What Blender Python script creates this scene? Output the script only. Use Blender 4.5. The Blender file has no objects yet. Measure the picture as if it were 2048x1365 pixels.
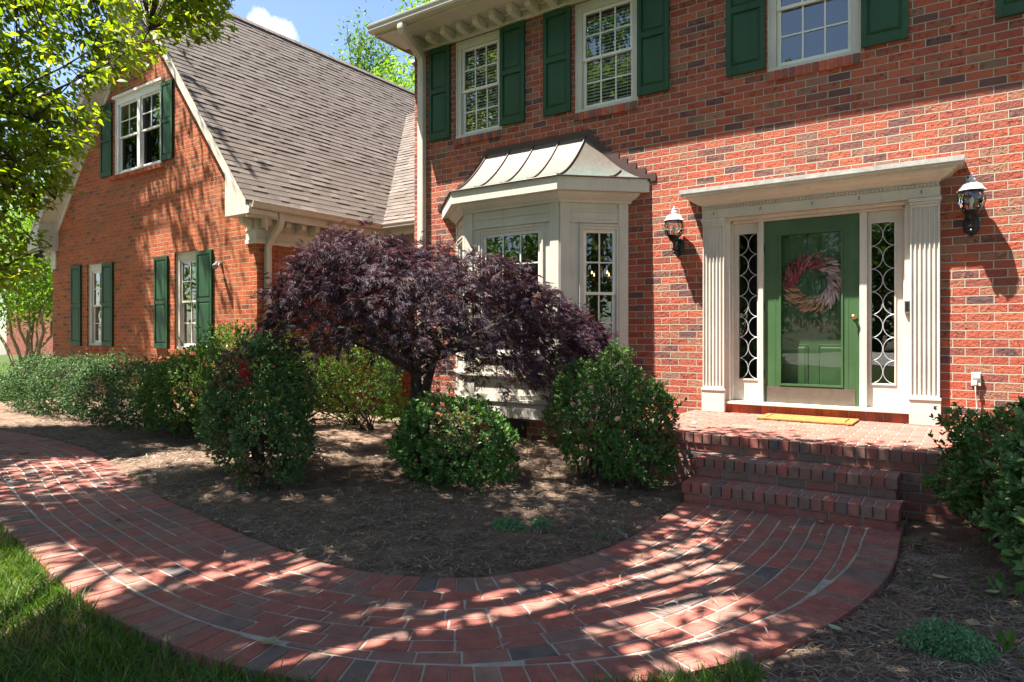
import bpy, math, random
import numpy as np
from mathutils import Vector, Matrix
random.seed(7); rng = np.random.default_rng(11)
R = math.radians
scn = bpy.context.scene
COL = scn.collection

SUN = (1.25, 1.15, -3.7)          # direction the sunlight travels
# ------------------------------------------------------------------ camera
F_PX, HOR, H = 1345.0, 671.0, 1.33
TH = math.atan2(1024 + 923, F_PX)
RIGHT = np.array([math.sin(TH), math.cos(TH)]); FWD = np.array([-math.cos(TH), math.sin(TH)])
cd = bpy.data.cameras.new('camera'); cam = bpy.data.objects.new('camera', cd); COL.objects.link(cam)
cam.location = (0, 0, H); cam.rotation_euler = (R(90), 0, R(90) - TH)
cd.sensor_width = 36; cd.lens = F_PX / 2048 * 36; cd.shift_y = (HOR - 682.5) / 2048; cd.clip_start = .05; cd.clip_end = 500
scn.camera = cam

# ------------------------------------------------------------------ node helpers
def mat(name):
    m = bpy.data.materials.new(name); m.use_nodes = True
    nt = m.node_tree; nt.nodes.clear()
    out = nt.nodes.new('ShaderNodeOutputMaterial')
    return m, nt, out
def nd(nt, typ, ins=None, **kw):
    n = nt.nodes.new(typ)
    for k, v in kw.items(): setattr(n, k, v)
    for k, v in (ins or {}).items():
        s = n.inputs[k]
        if isinstance(v, bpy.types.NodeSocket): nt.links.new(v, s)
        elif hasattr(s.default_value, '__len__') and not isinstance(v, (int, float)):
            s.default_value = tuple(v) + ((1,) if len(v) == 3 and len(s.default_value) == 4 else ())
        else: s.default_value = v
    return n
def mth(nt, op, a, b=0.0, c=0.0, clamp=False):
    n = nt.nodes.new('ShaderNodeMath'); n.operation = op; n.use_clamp = clamp
    for i, v in enumerate((a, b, c)):
        if isinstance(v, bpy.types.NodeSocket): nt.links.new(v, n.inputs[i])
        else: n.inputs[i].default_value = v
    return n.outputs[0]
def ramp(nt, fac, stops, interp='LINEAR'):
    n = nt.nodes.new('ShaderNodeValToRGB'); n.color_ramp.interpolation = interp
    e = n.color_ramp.elements
    while len(e) < len(stops): e.new(.5)
    for el, (p, c) in zip(e, stops):
        el.position = p; el.color = tuple(c) + (1,)
    nt.links.new(fac, n.inputs[0]); return n.outputs[0]
def mixc(nt, fac, a, b, mode='MIX'):
    n = nt.nodes.new('ShaderNodeMix'); n.data_type = 'RGBA'; n.blend_type = mode
    for i, v in ((0, fac), (6, a), (7, b)):
        if isinstance(v, bpy.types.NodeSocket): nt.links.new(v, n.inputs[i])
        elif i == 0: n.inputs[0].default_value = v
        else: n.inputs[i].default_value = tuple(v) + (1,)
    return n.outputs[2]
def noise(nt, vec, scale, detail=3, rough=.55, dim='3D'):
    n = nd(nt, 'ShaderNodeTexNoise', {'Scale': scale, 'Detail': detail, 'Roughness': rough}, noise_dimensions=dim)
    if vec is not None: nt.links.new(vec, n.inputs['Vector'])
    return n.outputs['Fac']
def bump(nt, height, strength=.5, dist=.01):
    return nd(nt, 'ShaderNodeBump', {'Height': height, 'Strength': strength, 'Distance': dist}).outputs[0]
def principled(nt, out, color, rough=.6, spec=.4, metal=0., normal=None, **extra):
    p = nd(nt, 'ShaderNodeBsdfPrincipled', {'Base Color': color, 'Roughness': rough, 'Specular IOR Level': spec, 'Metallic': metal})
    for k, v in extra.items():
        s = p.inputs[k]
        if isinstance(v, bpy.types.NodeSocket): nt.links.new(v, s)
        else: s.default_value = v
    if normal is not None: nt.links.new(normal, p.inputs['Normal'])
    nt.links.new(p.outputs[0], out.inputs[0]); return p

def paint(name, color, rough=.5, var=.10, spec=.4, scale=3., bumps=.15):
    m, nt, out = mat(name)
    tc = nd(nt, 'ShaderNodeTexCoord').outputs['Object']
    n1 = noise(nt, tc, scale, 5, .6); n2 = noise(nt, tc, 60, 2)
    c = ramp(nt, n1, [(.3, [x * (1 - var) for x in color]), (.6, color), (.8, [min(1, x * (1 + var * .6)) for x in color])])
    st = noise(nt, nd(nt, 'ShaderNodeMapping', {0: tc, 3: (9, 9, .9)}).outputs[0], 2.2, 4, .6)
    c = mixc(nt, nd(nt, 'ShaderNodeMapRange', {'Value': st, 'From Min': .55, 'From Max': .8, 'To Max': var * 2.2}).outputs[0], c, [x * .45 for x in color])
    principled(nt, out, c, rough, spec, 0, bump(nt, mth(nt, 'ADD', n1, mth(nt, 'MULTIPLY', n2, .25)), bumps, .01))
    return m

def brick_mat(name, stops, x0, z0, L=.2174, h=.0813, mortar=(.45, .39, .305), gap=.0050, bstr=1., gash_amt=.6):
    m, nt, out = mat(name)
    uv = nd(nt, 'ShaderNodeUVMap').outputs[0]
    sp = nd(nt, 'ShaderNodeSeparateXYZ', {0: uv})
    u, v = sp.outputs[0], sp.outputs[1]
    r = mth(nt, 'DIVIDE', mth(nt, 'SUBTRACT', v, z0), h)
    row = mth(nt, 'FLOOR', r); fv = mth(nt, 'SUBTRACT', r, row)
    hr = mth(nt, 'MULTIPLY', row, .5); par = mth(nt, 'SUBTRACT', hr, mth(nt, 'FLOOR', hr))
    c = mth(nt, 'ADD', mth(nt, 'DIVIDE', mth(nt, 'SUBTRACT', u, x0), L), par)
    wob = nd(nt, 'ShaderNodeTexWhiteNoise', {'W': row}, noise_dimensions='1D').outputs[0]
    c = mth(nt, 'ADD', c, mth(nt, 'MULTIPLY', mth(nt, 'SUBTRACT', wob, .5), .06))
    col = mth(nt, 'FLOOR', c); fu = mth(nt, 'SUBTRACT', c, col)
    du = mth(nt, 'MULTIPLY', mth(nt, 'MINIMUM', fu, mth(nt, 'SUBTRACT', 1, fu)), L)
    dv = mth(nt, 'MULTIPLY', mth(nt, 'MINIMUM', fv, mth(nt, 'SUBTRACT', 1, fv)), h)
    d = mth(nt, 'MINIMUM', du, dv)
    n_edge = noise(nt, uv, 55, 2)
    d = mth(nt, 'ADD', d, mth(nt, 'MULTIPLY', mth(nt, 'SUBTRACT', n_edge, .5), .005))
    mask = nd(nt, 'ShaderNodeMapRange', {'Value': d, 'From Min': gap - .0012, 'From Max': gap + .0012}).outputs[0]
    idv = nd(nt, 'ShaderNodeCombineXYZ', {0: col, 1: row, 2: 3.7}).outputs[0]
    wn = nd(nt, 'ShaderNodeTexWhiteNoise', {'Vector': idv}, noise_dimensions='3D')
    rv = wn.outputs['Value']
    rv2 = nd(nt, 'ShaderNodeSeparateColor', {0: wn.outputs['Color']}).outputs[1]
    base = ramp(nt, rv, stops)
    off = nd(nt, 'ShaderNodeVectorMath', {0: uv, 1: nd(nt, 'ShaderNodeVectorMath', {0: idv, 1: (7.3, 5.1, 0)}, operation='MULTIPLY').outputs[0]}, operation='ADD').outputs[0]
    patch = noise(nt, off, 13, 2)
    p2 = nd(nt, 'ShaderNodeMapRange', {'Value': patch, 'From Min': .5, 'From Max': .62}).outputs[0]
    base = mixc(nt, mth(nt, 'MULTIPLY', p2, mth(nt, 'MULTIPLY', rv2, .75)), base, ramp(nt, rv2, stops))
    fine = noise(nt, uv, 160, 3, .7)
    base = mixc(nt, .35, base, ramp(nt, fine, [(.3, (.25, .25, .25)), (.7, (.8, .8, .8))]), 'OVERLAY')
    rough_n = noise(nt, off, 34, 4, .65)
    gash = nd(nt, 'ShaderNodeMapRange', {'Value': noise(nt, off, 19, 3, .6), 'From Min': .57, 'From Max': .63}).outputs[0]
    gash = mth(nt, 'MULTIPLY', gash, mth(nt, 'GREATER_THAN', rv2, 1 - gash_amt))
    stain = noise(nt, uv, 1.1, 4)
    color = mixc(nt, mask, mixc(nt, mth(nt, 'MULTIPLY', fine, .5), mortar, [x * .7 for x in mortar]), base)
    color = mixc(nt, nd(nt, 'ShaderNodeMapRange', {'Value': stain, 'From Min': .45, 'From Max': .8, 'To Max': .3}).outputs[0], color, (.17, .12, .085))
    hgt = mth(nt, 'ADD', mth(nt, 'MULTIPLY', mask, .8), mth(nt, 'MULTIPLY', mth(nt, 'MULTIPLY', rough_n, mask), .6))
    hgt = mth(nt, 'SUBTRACT', hgt, mth(nt, 'MULTIPLY', mth(nt, 'MULTIPLY', gash, mask), .6))
    principled(nt, out, color, .85, .25, 0, bump(nt, hgt, bstr, .034))
    return m

def attr_brick_mat(name, stops, tint=1.0):
    m, nt, out = mat(name)
    a = nd(nt, 'ShaderNodeAttribute', attribute_name='rnd').outputs['Fac']
    tc = nd(nt, 'ShaderNodeTexCoord').outputs['Object']
    base = ramp(nt, a, [(p, [x * tint for x in c]) for p, c in stops])
    n1 = noise(nt, tc, 11, 4, .6); n2 = noise(nt, tc, 220, 2, .7); n3 = noise(nt, tc, 1.7, 3)
    base = mixc(nt, .55, base, ramp(nt, n1, [(.25, (.28, .28, .28)), (.75, (.75, .75, .75))]), 'OVERLAY')
    base = mixc(nt, .45, base, ramp(nt, n2, [(.3, (.2, .2, .2)), (.65, (.7, .7, .7))]), 'OVERLAY')
    base = mixc(nt, nd(nt, 'ShaderNodeMapRange', {'Value': n3, 'From Min': .48, 'From Max': .75, 'To Max': .5}).outputs[0], base, (.12, .09, .072))
    principled(nt, out, base, .8, .3, 0, bump(nt, mth(nt, 'ADD', n1, mth(nt, 'MULTIPLY', n2, .6)), .45, .006))
    return m

def leaf_mat(name, stops, trans=.35, rough=.42, spec=.4, tcol=None):
    m, nt, out = mat(name)
    a = nd(nt, 'ShaderNodeAttribute', attribute_name='rnd').outputs['Fac']
    c = ramp(nt, a, stops)
    p = nd(nt, 'ShaderNodeBsdfPrincipled', {'Base Color': c, 'Roughness': rough, 'Specular IOR Level': spec})
    tc = mixc(nt, 1., c, tcol or (1, 1, 1), 'MULTIPLY')
    t = nd(nt, 'ShaderNodeBsdfTranslucent', {'Color': tc})
    mx = nd(nt, 'ShaderNodeMixShader', {0: trans, 1: p.outputs[0], 2: t.outputs[0]})
    nt.links.new(mx.outputs[0], out.inputs[0]); return m

def flat_attr_mat(name, stops, rough=.8):
    m, nt, out = mat(name)
    a = nd(nt, 'ShaderNodeAttribute', attribute_name='rnd').outputs['Fac']
    principled(nt, out, ramp(nt, a, stops), rough, .25); return m

def bark_mat(name, c1, c2, sc=18):
    m, nt, out = mat(name)
    tc = nd(nt, 'ShaderNodeTexCoord').outputs['Object']
    mp = nd(nt, 'ShaderNodeMapping', {0: tc, 3: (1, 1, .3)}).outputs[0]
    n = noise(nt, mp, sc, 5, .65)
    principled(nt, out, ramp(nt, n, [(.3, c1), (.7, c2)]), .9, .2, 0, bump(nt, n, .7, .02)); return m

def glass_mat(name, tint=(.9, .95, .95), refl=1.0, rough=0.0):
    m, nt, out = mat(name)
    fr = nd(nt, 'ShaderNodeFresnel', {'IOR': 1.5}).outputs[0]
    fac = mth(nt, 'MULTIPLY', mth(nt, 'ADD', fr, .03), 1.5 * refl, clamp=True)
    tc = nd(nt, 'ShaderNodeTexCoord').outputs['Object']
    nb = bump(nt, noise(nt, tc, 1.3, 1), .03, .1)
    g = nd(nt, 'ShaderNodeBsdfGlossy', {'Color': (1, 1, 1), 'Roughness': rough}); nt.links.new(nb, g.inputs['Normal'])
    t = nd(nt, 'ShaderNodeBsdfTransparent', {'Color': tint})
    mx = nd(nt, 'ShaderNodeMixShader', {0: fac, 1: t.outputs[0], 2: g.outputs[0]})
    nt.links.new(mx.outputs[0], out.inputs[0]); return m

def metal_mat(name, color, rough=.35, metal=1., var=.2):
    m, nt, out = mat(name)
    tc = nd(nt, 'ShaderNodeTexCoord').outputs['Object']
    n = noise(nt, tc, 14, 4)
    principled(nt, out, ramp(nt, n, [(.3, [x * (1 - var) for x in color]), (.7, color)]), rough, .5, metal, bump(nt, n, .08, .01)); return m

# ------------------------------------------------------------------ materials
BR_MAIN = [(0, (.10, .052, .052)), (.09, (.16, .066, .056)), (.20, (.28, .063, .040)), (.45, (.345, .073, .040)), (.66, (.41, .106, .056)), (.78, (.30, .064, .043)), (.90, (.30, .140, .085)), (1, (.21, .105, .078))]
BR_WING = [(0, (.13, .045, .025)), (.12, (.30, .064, .026)), (.4, (.38, .082, .030)), (.7, (.44, .108, .038)), (.9, (.33, .072, .028)), (1, (.20, .07, .04))]
BR_PAVE = [(0, (.115, .092, .088)), (.02, (.15, .105, .092)), (.09, (.22, .125, .10)), (.28, (.26, .125, .098)), (.42, (.29, .105, .082)), (.7, (.325, .098, .074)), (.9, (.28, .094, .074)), (1, (.28, .150, .112))]
M = {}
M['brick'] = brick_mat('red_brick_wall', BR_MAIN, -3.13, 2.435)
M['brickw'] = brick_mat('orange_brick_wall', BR_WING, -10.15, 2.435, mortar=(.44, .33, .19))
M['paver'] = attr_brick_mat('clay_paver', BR_PAVE)
M['rowlock'] = attr_brick_mat('sill_brick', BR_MAIN)
M['rowlockw'] = attr_brick_mat('wing_sill_brick', BR_WING)
M['mortar'] = paint('pale_mortar', (.42, .37, .305), .9, .3, .2, 9, .5)
M['trim'] = paint('cream_trim_paint', (.55, .505, .435), .5, .16, .35, 2.2)
M['white'] = paint('white_window_paint', (.68, .65, .59), .45, .08)
M['green'] = paint('dark_green_paint', (.018, .062, .025), .5, .3, .3, 2.5)
M['door'] = paint('door_green_paint', (.046, .106, .040), .45, .25, .35)
M['gutter'] = paint('painted_gutter_metal', (.54, .485, .41), .4, .1)
M['glass'] = glass_mat('window_glass', (.85, .88, .88), 1.25)
M['dglass'] = glass_mat('side_glass', (.9, .95, .92), .8)
M['sglass'] = glass_mat('storm_glass', (.95, .97, .95), .3)
M['screen'] = glass_mat('screened_glass', (.16, .16, .17), .25)
M['lglass'] = glass_mat('lantern_glass', (.96, .97, .94), .7)
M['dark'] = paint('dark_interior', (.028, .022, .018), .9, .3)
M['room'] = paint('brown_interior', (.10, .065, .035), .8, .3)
M['blind'] = paint('blind_slat', (.78, .78, .75), .5, .05)
M['curtain'] = paint('grey_curtain', (.22, .21, .20), .9, .2)
M['black'] = metal_mat('black_metal', (.02, .02, .022), .38, .5)
M['capwhite'] = paint('weathered_white_cap', (.62, .63, .66), .5, .15)
M['lead'] = metal_mat('lead_came', (.46, .46, .49), .5, .3)
M['brass'] = metal_mat('aged_brass', (.40, .30, .17), .4, 1.)
M['bronze'] = metal_mat('kick_plate_bronze', (.20, .165, .13), .45, .7)
M['flash'] = metal_mat('dark_copper_flashing', (.085, .052, .045), .5, .5)
M['lip'] = metal_mat('weathered_grey_flashing', (.50, .48, .45), .6, .2, .35)
M['steel'] = metal_mat('grey_steel', (.28, .28, .30), .5, .6)
M['dirt'] = paint('dark_soil', (.07, .045, .03), .95, .4, .1, 6, .8)
M['conc'] = paint('concrete', (.46, .445, .42), .85, .15)
M['maple'] = leaf_mat('purple_maple_leaf', [(0, (.030, .021, .036)), (.45, (.048, .030, .050)), (.75, (.064, .036, .046)), (.9, (.11, .056, .046)), (1, (.075, .078, .038))], .25, .55, .3, (1.7, .85, .75))
M['azalea'] = leaf_mat('azalea_leaf', [(0, (.042, .105, .026)), (.5, (.075, .175, .040)), (.8, (.12, .245, .050)), (.9, (.18, .11, .055)), (1, (.22, .10, .06))], .28, .48, .35, (1.3, 1.3, .5))
M['azalea3'] = leaf_mat('large_pale_leaf', [(0, (.060, .130, .045)), (.5, (.105, .205, .070)), (.8, (.16, .28, .09)), (1, (.20, .16, .07))], .28, .48, .35, (1.3, 1.3, .6))
M['azalea2'] = leaf_mat('azalea_leaf_dark', [(0, (.038, .090, .032)), (.5, (.066, .145, .044)), (.8, (.105, .20, .055)), (.9, (.15, .09, .05)), (1, (.22, .07, .05))], .25, .48, .35, (1.3, 1.3, .5))
M['lime'] = leaf_mat('sunlit_azalea_leaf', [(0, (.035, .10, .018)), (.5, (.085, .19, .030)), (.85, (.15, .27, .04)), (1, (.17, .10, .035))], .4, .4, .4, (1.4, 1.2, .4))
M['hedge'] = leaf_mat('boxwood_leaf', [(0, (.032, .078, .026)), (.5, (.060, .130, .042)), (.85, (.10, .185, .058)), (1, (.12, .10, .05))], .22, .48, .3, (1.2, 1.2, .6))
M['dog'] = leaf_mat('dogwood_leaf', [(0, (.08, .155, .022)), (.5, (.14, .235, .03)), (.85, (.20, .29, .038)), (1, (.25, .27, .035))], .6, .45, .35, (2.0, 1.7, .3))
M['shade'] = leaf_mat('oak_leaf', [(0, (.06, .11, .03)), (.5, (.10, .17, .045)), (1, (.14, .21, .06))], .55, .5, .3, (1.6, 1.5, .7))
M['bgtree'] = leaf_mat('far_tree_leaf', [(0, (.045, .105, .026)), (.5, (.085, .170, .038)), (1, (.13, .23, .05))], .42, .5, .3, (1.5, 1.5, .45))
M['bglime'] = leaf_mat('lime_tree_leaf', [(0, (.08, .16, .022)), (.5, (.13, .25, .032)), (1, (.19, .31, .04))], .5, .5, .3, (1.6, 1.5, .35))
M['thyme'] = leaf_mat('thyme_leaf', [(0, (.08, .20, .085)), (.6, (.14, .30, .13)), (1, (.20, .36, .15))], .3, .5)
M['grass'] = leaf_mat('grass_blade', [(0, (.05, .115, .018)), (.6, (.095, .185, .030)), (.88, (.14, .23, .04)), (1, (.24, .20, .10))], .35, .5, .3, (1.4, 1.3, .4))
M['straw'] = flat_attr_mat('pine_straw', [(0, (.065, .047, .036)), (.4, (.185, .128, .092)), (.72, (.29, .205, .15)), (.93, (.36, .275, .21)), (1, (.46, .40, .34))])
M['deadleaf'] = flat_attr_mat('fallen_leaf', [(0, (.25, .13, .07)), (.4, (.36, .22, .12)), (.7, (.28, .30, .16)), (1, (.38, .46, .30))], .6)
M['bark'] = bark_mat('dark_bark', (.022, .018, .014), (.085, .068, .052))
M['barkl'] = bark_mat('pale_smooth_bark', (.26, .18, .11), (.50, .38, .26), 7)
M['barkg'] = bark_mat('grey_bark', (.06, .05, .042), (.17, .145, .12))
M['coir'] = paint('coir_mat', (.30, .165, .055), .95, .35, .1, 20, .9)
M['wall_far'] = brick_mat('neighbour_brick', BR_MAIN, 0, 0, mortar=(.3, .2, .15))
M['shingle'] = None
def shingle():
    m, nt, out = mat('asphalt_shingle')
    a = nd(nt, 'ShaderNodeAttribute', attribute_name='rnd').outputs['Fac']
    tc = nd(nt, 'ShaderNodeTexCoord').outputs['Object']
    n1 = noise(nt, tc, 90, 3, .7); n2 = noise(nt, tc, .55, 4)
    c = ramp(nt, a, [(0, (.115, .093, .079)), (.5, (.142, .116, .099)), (1, (.172, .143, .123))])
    c = mixc(nt, .6, c, ramp(nt, n1, [(.3, (.15, .15, .15)), (.7, (.8, .8, .8))]), 'OVERLAY')
    c = mixc(nt, nd(nt, 'ShaderNodeMapRange', {'Value': n2, 'From Min': .45, 'From Max': .75, 'To Max': .45}).outputs[0], c, (.10, .078, .066))
    principled(nt, out, c, .92, .2, 0, bump(nt, n1, .5, .006)); return m
M['shingle'] = shingle()
def copper():
    m, nt, out = mat('patinated_copper')
    tc = nd(nt, 'ShaderNodeTexCoord').outputs['Object']
    mp = nd(nt, 'ShaderNodeMapping', {0: tc, 3: (2.2, 2.2, .7)}).outputs[0]
    n1 = noise(nt, mp, 2.2, 5, .6); n2 = noise(nt, tc, 30, 3)
    z = nd(nt, 'ShaderNodeSeparateXYZ', {0: tc}).outputs[2]
    g = nd(nt, 'ShaderNodeMapRange', {'Value': z, 'From Min': 3.25, 'From Max': 3.6}).outputs[0]
    g = mth(nt, 'ADD', g, mth(nt, 'MULTIPLY', mth(nt, 'SUBTRACT', n1, .5), 1.3))
    c = ramp(nt, g, [(.05, (.100, .125, .110)), (.4, (.118, .124, .108)), (.8, (.122, .104, .086))])
    c = mixc(nt, .25, c, ramp(nt, n2, [(.3, (.2, .2, .2)), (.7, (.8, .8, .8))]), 'OVERLAY')
    principled(nt, out, c, .5, .4, .15, bump(nt, n1, .25, .04)); return m
M['copper'] = copper()
def emis(name, col, s):
    m, nt, out = mat(name)
    nt.links.new(nd(nt, 'ShaderNodeEmission', {'Color': col, 'Strength': s}).outputs[0], out.inputs[0]); return m
M['flame'] = emis('lit_candle_bulb', (1, .45, .12), 4)
def ground_mat(name, c1, c2, c3, sc=5):
    m, nt, out = mat(name)
    tc = nd(nt, 'ShaderNodeTexCoord').outputs['Object']
    n1 = noise(nt, tc, sc, 6, .7); n2 = noise(nt, tc, 70, 4, .7)
    c = ramp(nt, n1, [(.3, c1), (.5, c2), (.72, c3)])
    c = mixc(nt, .6, c, ramp(nt, n2, [(.3, (.15, .15, .15)), (.7, (.8, .8, .8))]), 'OVERLAY')
    principled(nt, out, c, .95, .15, 0, bump(nt, mth(nt, 'ADD', n1, n2), .8, .02)); return m
M['mulch'] = ground_mat('mulch_soil', (.095, .062, .044), (.175, .115, .082), (.26, .185, .135))
M['lawn'] = ground_mat('lawn_ground', (.03, .05, .014), (.05, .08, .02), (.09, .085, .04), 2)

# ------------------------------------------------------------------ mesh builder
LOC = {}
class MB:
    def __init__(s, T=None): s.v = []; s.f = []; s.r = []; s.T = T; s.cur = 0.5
    def add(s, vs, fs, rnd=None):
        b = len(s.v); s.v += [tuple(x) for x in vs]; s.f += [tuple(b + i for i in f) for f in fs]
        s.r += [s.cur if rnd is None else rnd] * len(vs)
    def box(s, x0, x1, y0, y1, z0, z1, rnd=None):
        s.add([(x0, y0, z0), (x1, y0, z0), (x1, y1, z0), (x0, y1, z0), (x0, y0, z1), (x1, y0, z1), (x1, y1, z1), (x0, y1, z1)],
              [(0, 3, 2, 1), (4, 5, 6, 7), (0, 1, 5, 4), (1, 2, 6, 5), (2, 3, 7, 6), (3, 0, 4, 7)], rnd)
    def quad(s, a, b, c, d, rnd=None): s.add([a, b, c, d], [(0, 1, 2, 3)], rnd)
    def prism(s, poly, axis, a0, a1, rnd=None):
        n = len(poly)
        def p(q, a): return (q[0], a, q[1]) if axis == 'y' else ((a, q[0], q[1]) if axis == 'x' else (q[0], q[1], a))
        s.add([p(q, a0) for q in poly] + [p(q, a1) for q in poly],
              [tuple(range(n))] + [tuple(range(2 * n - 1, n - 1, -1))] + [(i, i + n, (i + 1) % n + n, (i + 1) % n) for i in range(n)], rnd)
    def cbox(s, x0, x1, y0, y1, z0, z1, c=.005, rnd=None):
        # box with all top and side edges eased
        x = (x0, x0 + c, x1 - c, x1); y = (y0, y0 + c, y1 - c, y1); z = (z0, z0 + c, z1 - c, z1)
        vs = []
        for zi, k in ((0, 1), (1, 0), (2, 0), (3, 1)):
            xa, xb, ya, yb = (x[1], x[2], y[1], y[2]) if k else (x[0], x[3], y[0], y[3])
            if k: vs += [(xa, ya, z[zi]), (xb, ya, z[zi]), (xb, yb, z[zi]), (xa, yb, z[zi])]
            else: vs += [(xa, y[1], z[zi]), (x[1], ya, z[zi]), (x[2], ya, z[zi]), (xb, y[1], z[zi]), (xb, y[2], z[zi]), (x[2], yb, z[zi]), (x[1], yb, z[zi]), (xa, y[2], z[zi])]
        fs = [(3, 2, 1, 0), (20, 21, 22, 23)]
        for i in range(8): fs.append((4 + i, 4 + (i + 1) % 8, 12 + (i + 1) % 8, 12 + i))
        for k in range(4):
            a, b = 4 + 2 * k, 4 + 2 * k + 1
            fs += [(k, (k + 1) % 4, 4 + (2 * k + 2) % 8, b), (k, b, a)]
            a, b = 12 + 2 * k, 12 + 2 * k + 1
            fs += [(20 + (k + 1) % 4, 20 + k, b, 12 + (2 * k + 2) % 8), (20 + k, a, b)]
        s.add(vs, fs, rnd)
    def paver(s, q, zt, depth=.055, c=.005, rnd=None):
        q = [np.array(p, float) for p in q]; ctr = sum(q) / 4
        ins = [p + (ctr - p) / max(1e-6, np.linalg.norm(ctr - p)) * c * 1.4 for p in q]
        vs = [(*p, zt - depth) for p in q] + [(*p, zt - c) for p in q] + [(*p, zt) for p in ins]
        fs = [(8, 9, 10, 11)]
        for i in range(4): j = (i + 1) % 4; fs += [(i, j, 4 + j, 4 + i), (4 + i, 4 + j, 8 + j, 8 + i)]
        s.add(vs, fs, rnd)
    def tube(s, pts, rad, n=8, cap=True, rnd=None):
        pts = [Vector(p) for p in pts]; m = len(pts)
        rad = [rad] * m if isinstance(rad, (int, float)) else rad
        up = None; vs = []
        for i, p in enumerate(pts):
            t = (pts[min(i + 1, m - 1)] - pts[max(i - 1, 0)])
            t = t.normalized() if t.length > 1e-9 else Vector((0, 0, 1))
            if up is None: up = Vector((0, 0, 1)) if abs(t.z) < .9 else Vector((1, 0, 0))
            a = t.cross(up)
            if a.length < 1e-6: a = t.orthogonal()
            a.normalize(); b = a.cross(t).normalized(); up = b
            for k in range(n):
                an = 2 * math.pi * k / n
                vs.append(p + a * math.cos(an) * rad[i] + b * math.sin(an) * rad[i])
        fs = [(i * n + k, i * n + (k + 1) % n, (i + 1) * n + (k + 1) % n, (i + 1) * n + k) for i in range(m - 1) for k in range(n)]
        if cap: fs += [tuple(range(n - 1, -1, -1)), tuple(range((m - 1) * n, m * n))]
        s.add(vs, fs, rnd)
    def lathe(s, prof, c, n=16, sx=1., sy=1., rnd=None):
        vs = [(c[0] + r * sx * math.cos(2 * math.pi * k / n), c[1] + r * sy * math.sin(2 * math.pi * k / n), c[2] + z) for r, z in prof for k in range(n)]
        fs = [(i * n + k, i * n + (k + 1) % n, (i + 1) * n + (k + 1) % n, (i + 1) * n + k) for i in range(len(prof) - 1) for k in range(n)]
        fs += [tuple(range(n - 1, -1, -1)), tuple(range((len(prof) - 1) * n, len(prof) * n))]
        s.add(vs, fs, rnd)
    def crown(s, x0, x1, yw, yf, prof, rnd=None):
        # moulding carried round three sides of a block; prof = (outward, z)
        vs = []
        for o, z in prof: vs += [(x0 - o, yw, z), (x0 - o, yf - o, z), (x1 + o, yf - o, z), (x1 + o, yw, z)]
        fs = [(4 * i + k, 4 * i + k + 1, 4 * i + 5 + k, 4 * i + 4 + k) for i in range(len(prof) - 1) for k in range(3)]
        n = len(prof)
        fs += [(3, 2, 1, 0), (4 * n - 4, 4 * n - 3, 4 * n - 2, 4 * n - 1)]
        s.add(vs, fs, rnd)
    def build(s, name, m, parent=None, smooth=False, bevel=0.):
        v = s.v
        if s.T is not None: v = [tuple(s.T @ Vector(p)) for p in v]
        me = bpy.data.meshes.new(name); me.from_pydata(v, [], s.f); me.update()
        uvl = me.uv_layers.new(name='UVMap')
        nv = len(me.vertices); co = np.empty(nv * 3, 'f'); me.vertices.foreach_get('co', co); co = co.reshape(-1, 3)
        li = np.empty(len(me.loops), 'i'); me.loops.foreach_get('vertex_index', li)
        nrm = np.empty(len(me.polygons) * 3, 'f'); me.polygons.foreach_get('normal', nrm); nrm = np.abs(nrm.reshape(-1, 3))
        tot = np.empty(len(me.polygons), 'i'); me.polygons.foreach_get('loop_total', tot)
        ln = np.repeat(nrm, tot, axis=0); p = co[li]; uv = np.empty((len(li), 2), 'f')
        ax = np.argmax(ln + np.array([0, .05, 0]), axis=1)
        uv[:, 0] = np.where(ax == 0, p[:, 1], p[:, 0]); uv[:, 1] = np.where(ax == 2, p[:, 1], p[:, 2])
        uvl.data.foreach_set('uv', uv.ravel())
        at = me.attributes.new('rnd', 'FLOAT', 'POINT'); at.data.foreach_set('value', np.array(s.r, 'f'))
        me.materials.append(m)
        if smooth: me.polygons.foreach_set('use_smooth', [True] * len(me.polygons))
        o = bpy.data.objects.new(name, me); COL.objects.link(o)
        if bevel:
            b = o.modifiers.new('edge', 'BEVEL'); b.width = bevel; b.segments = 1; b.limit_method = 'ANGLE'; b.angle_limit = R(50); b.harden_normals = False
        if parent is not None: attach(o, parent)
        return o
def attach(o, parent):
    o.parent = parent; o.matrix_parent_inverse = Matrix.Translation(-Vector(LOC.get(parent.name, (0, 0, 0))))
def tag(o, label=None, cat=None, group=None, kind=None):
    if label: o['label'] = label
    if cat: o['category'] = cat
    if group: o['group'] = group
    if kind: o['kind'] = kind
    return o
def thing(name, loc, label, cat, group=None):
    o = bpy.data.objects.new(name, None); COL.objects.link(o); o.location = loc; o.empty_display_size = .2
    LOC[o.name] = tuple(loc); return tag(o, label, cat, group)

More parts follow.
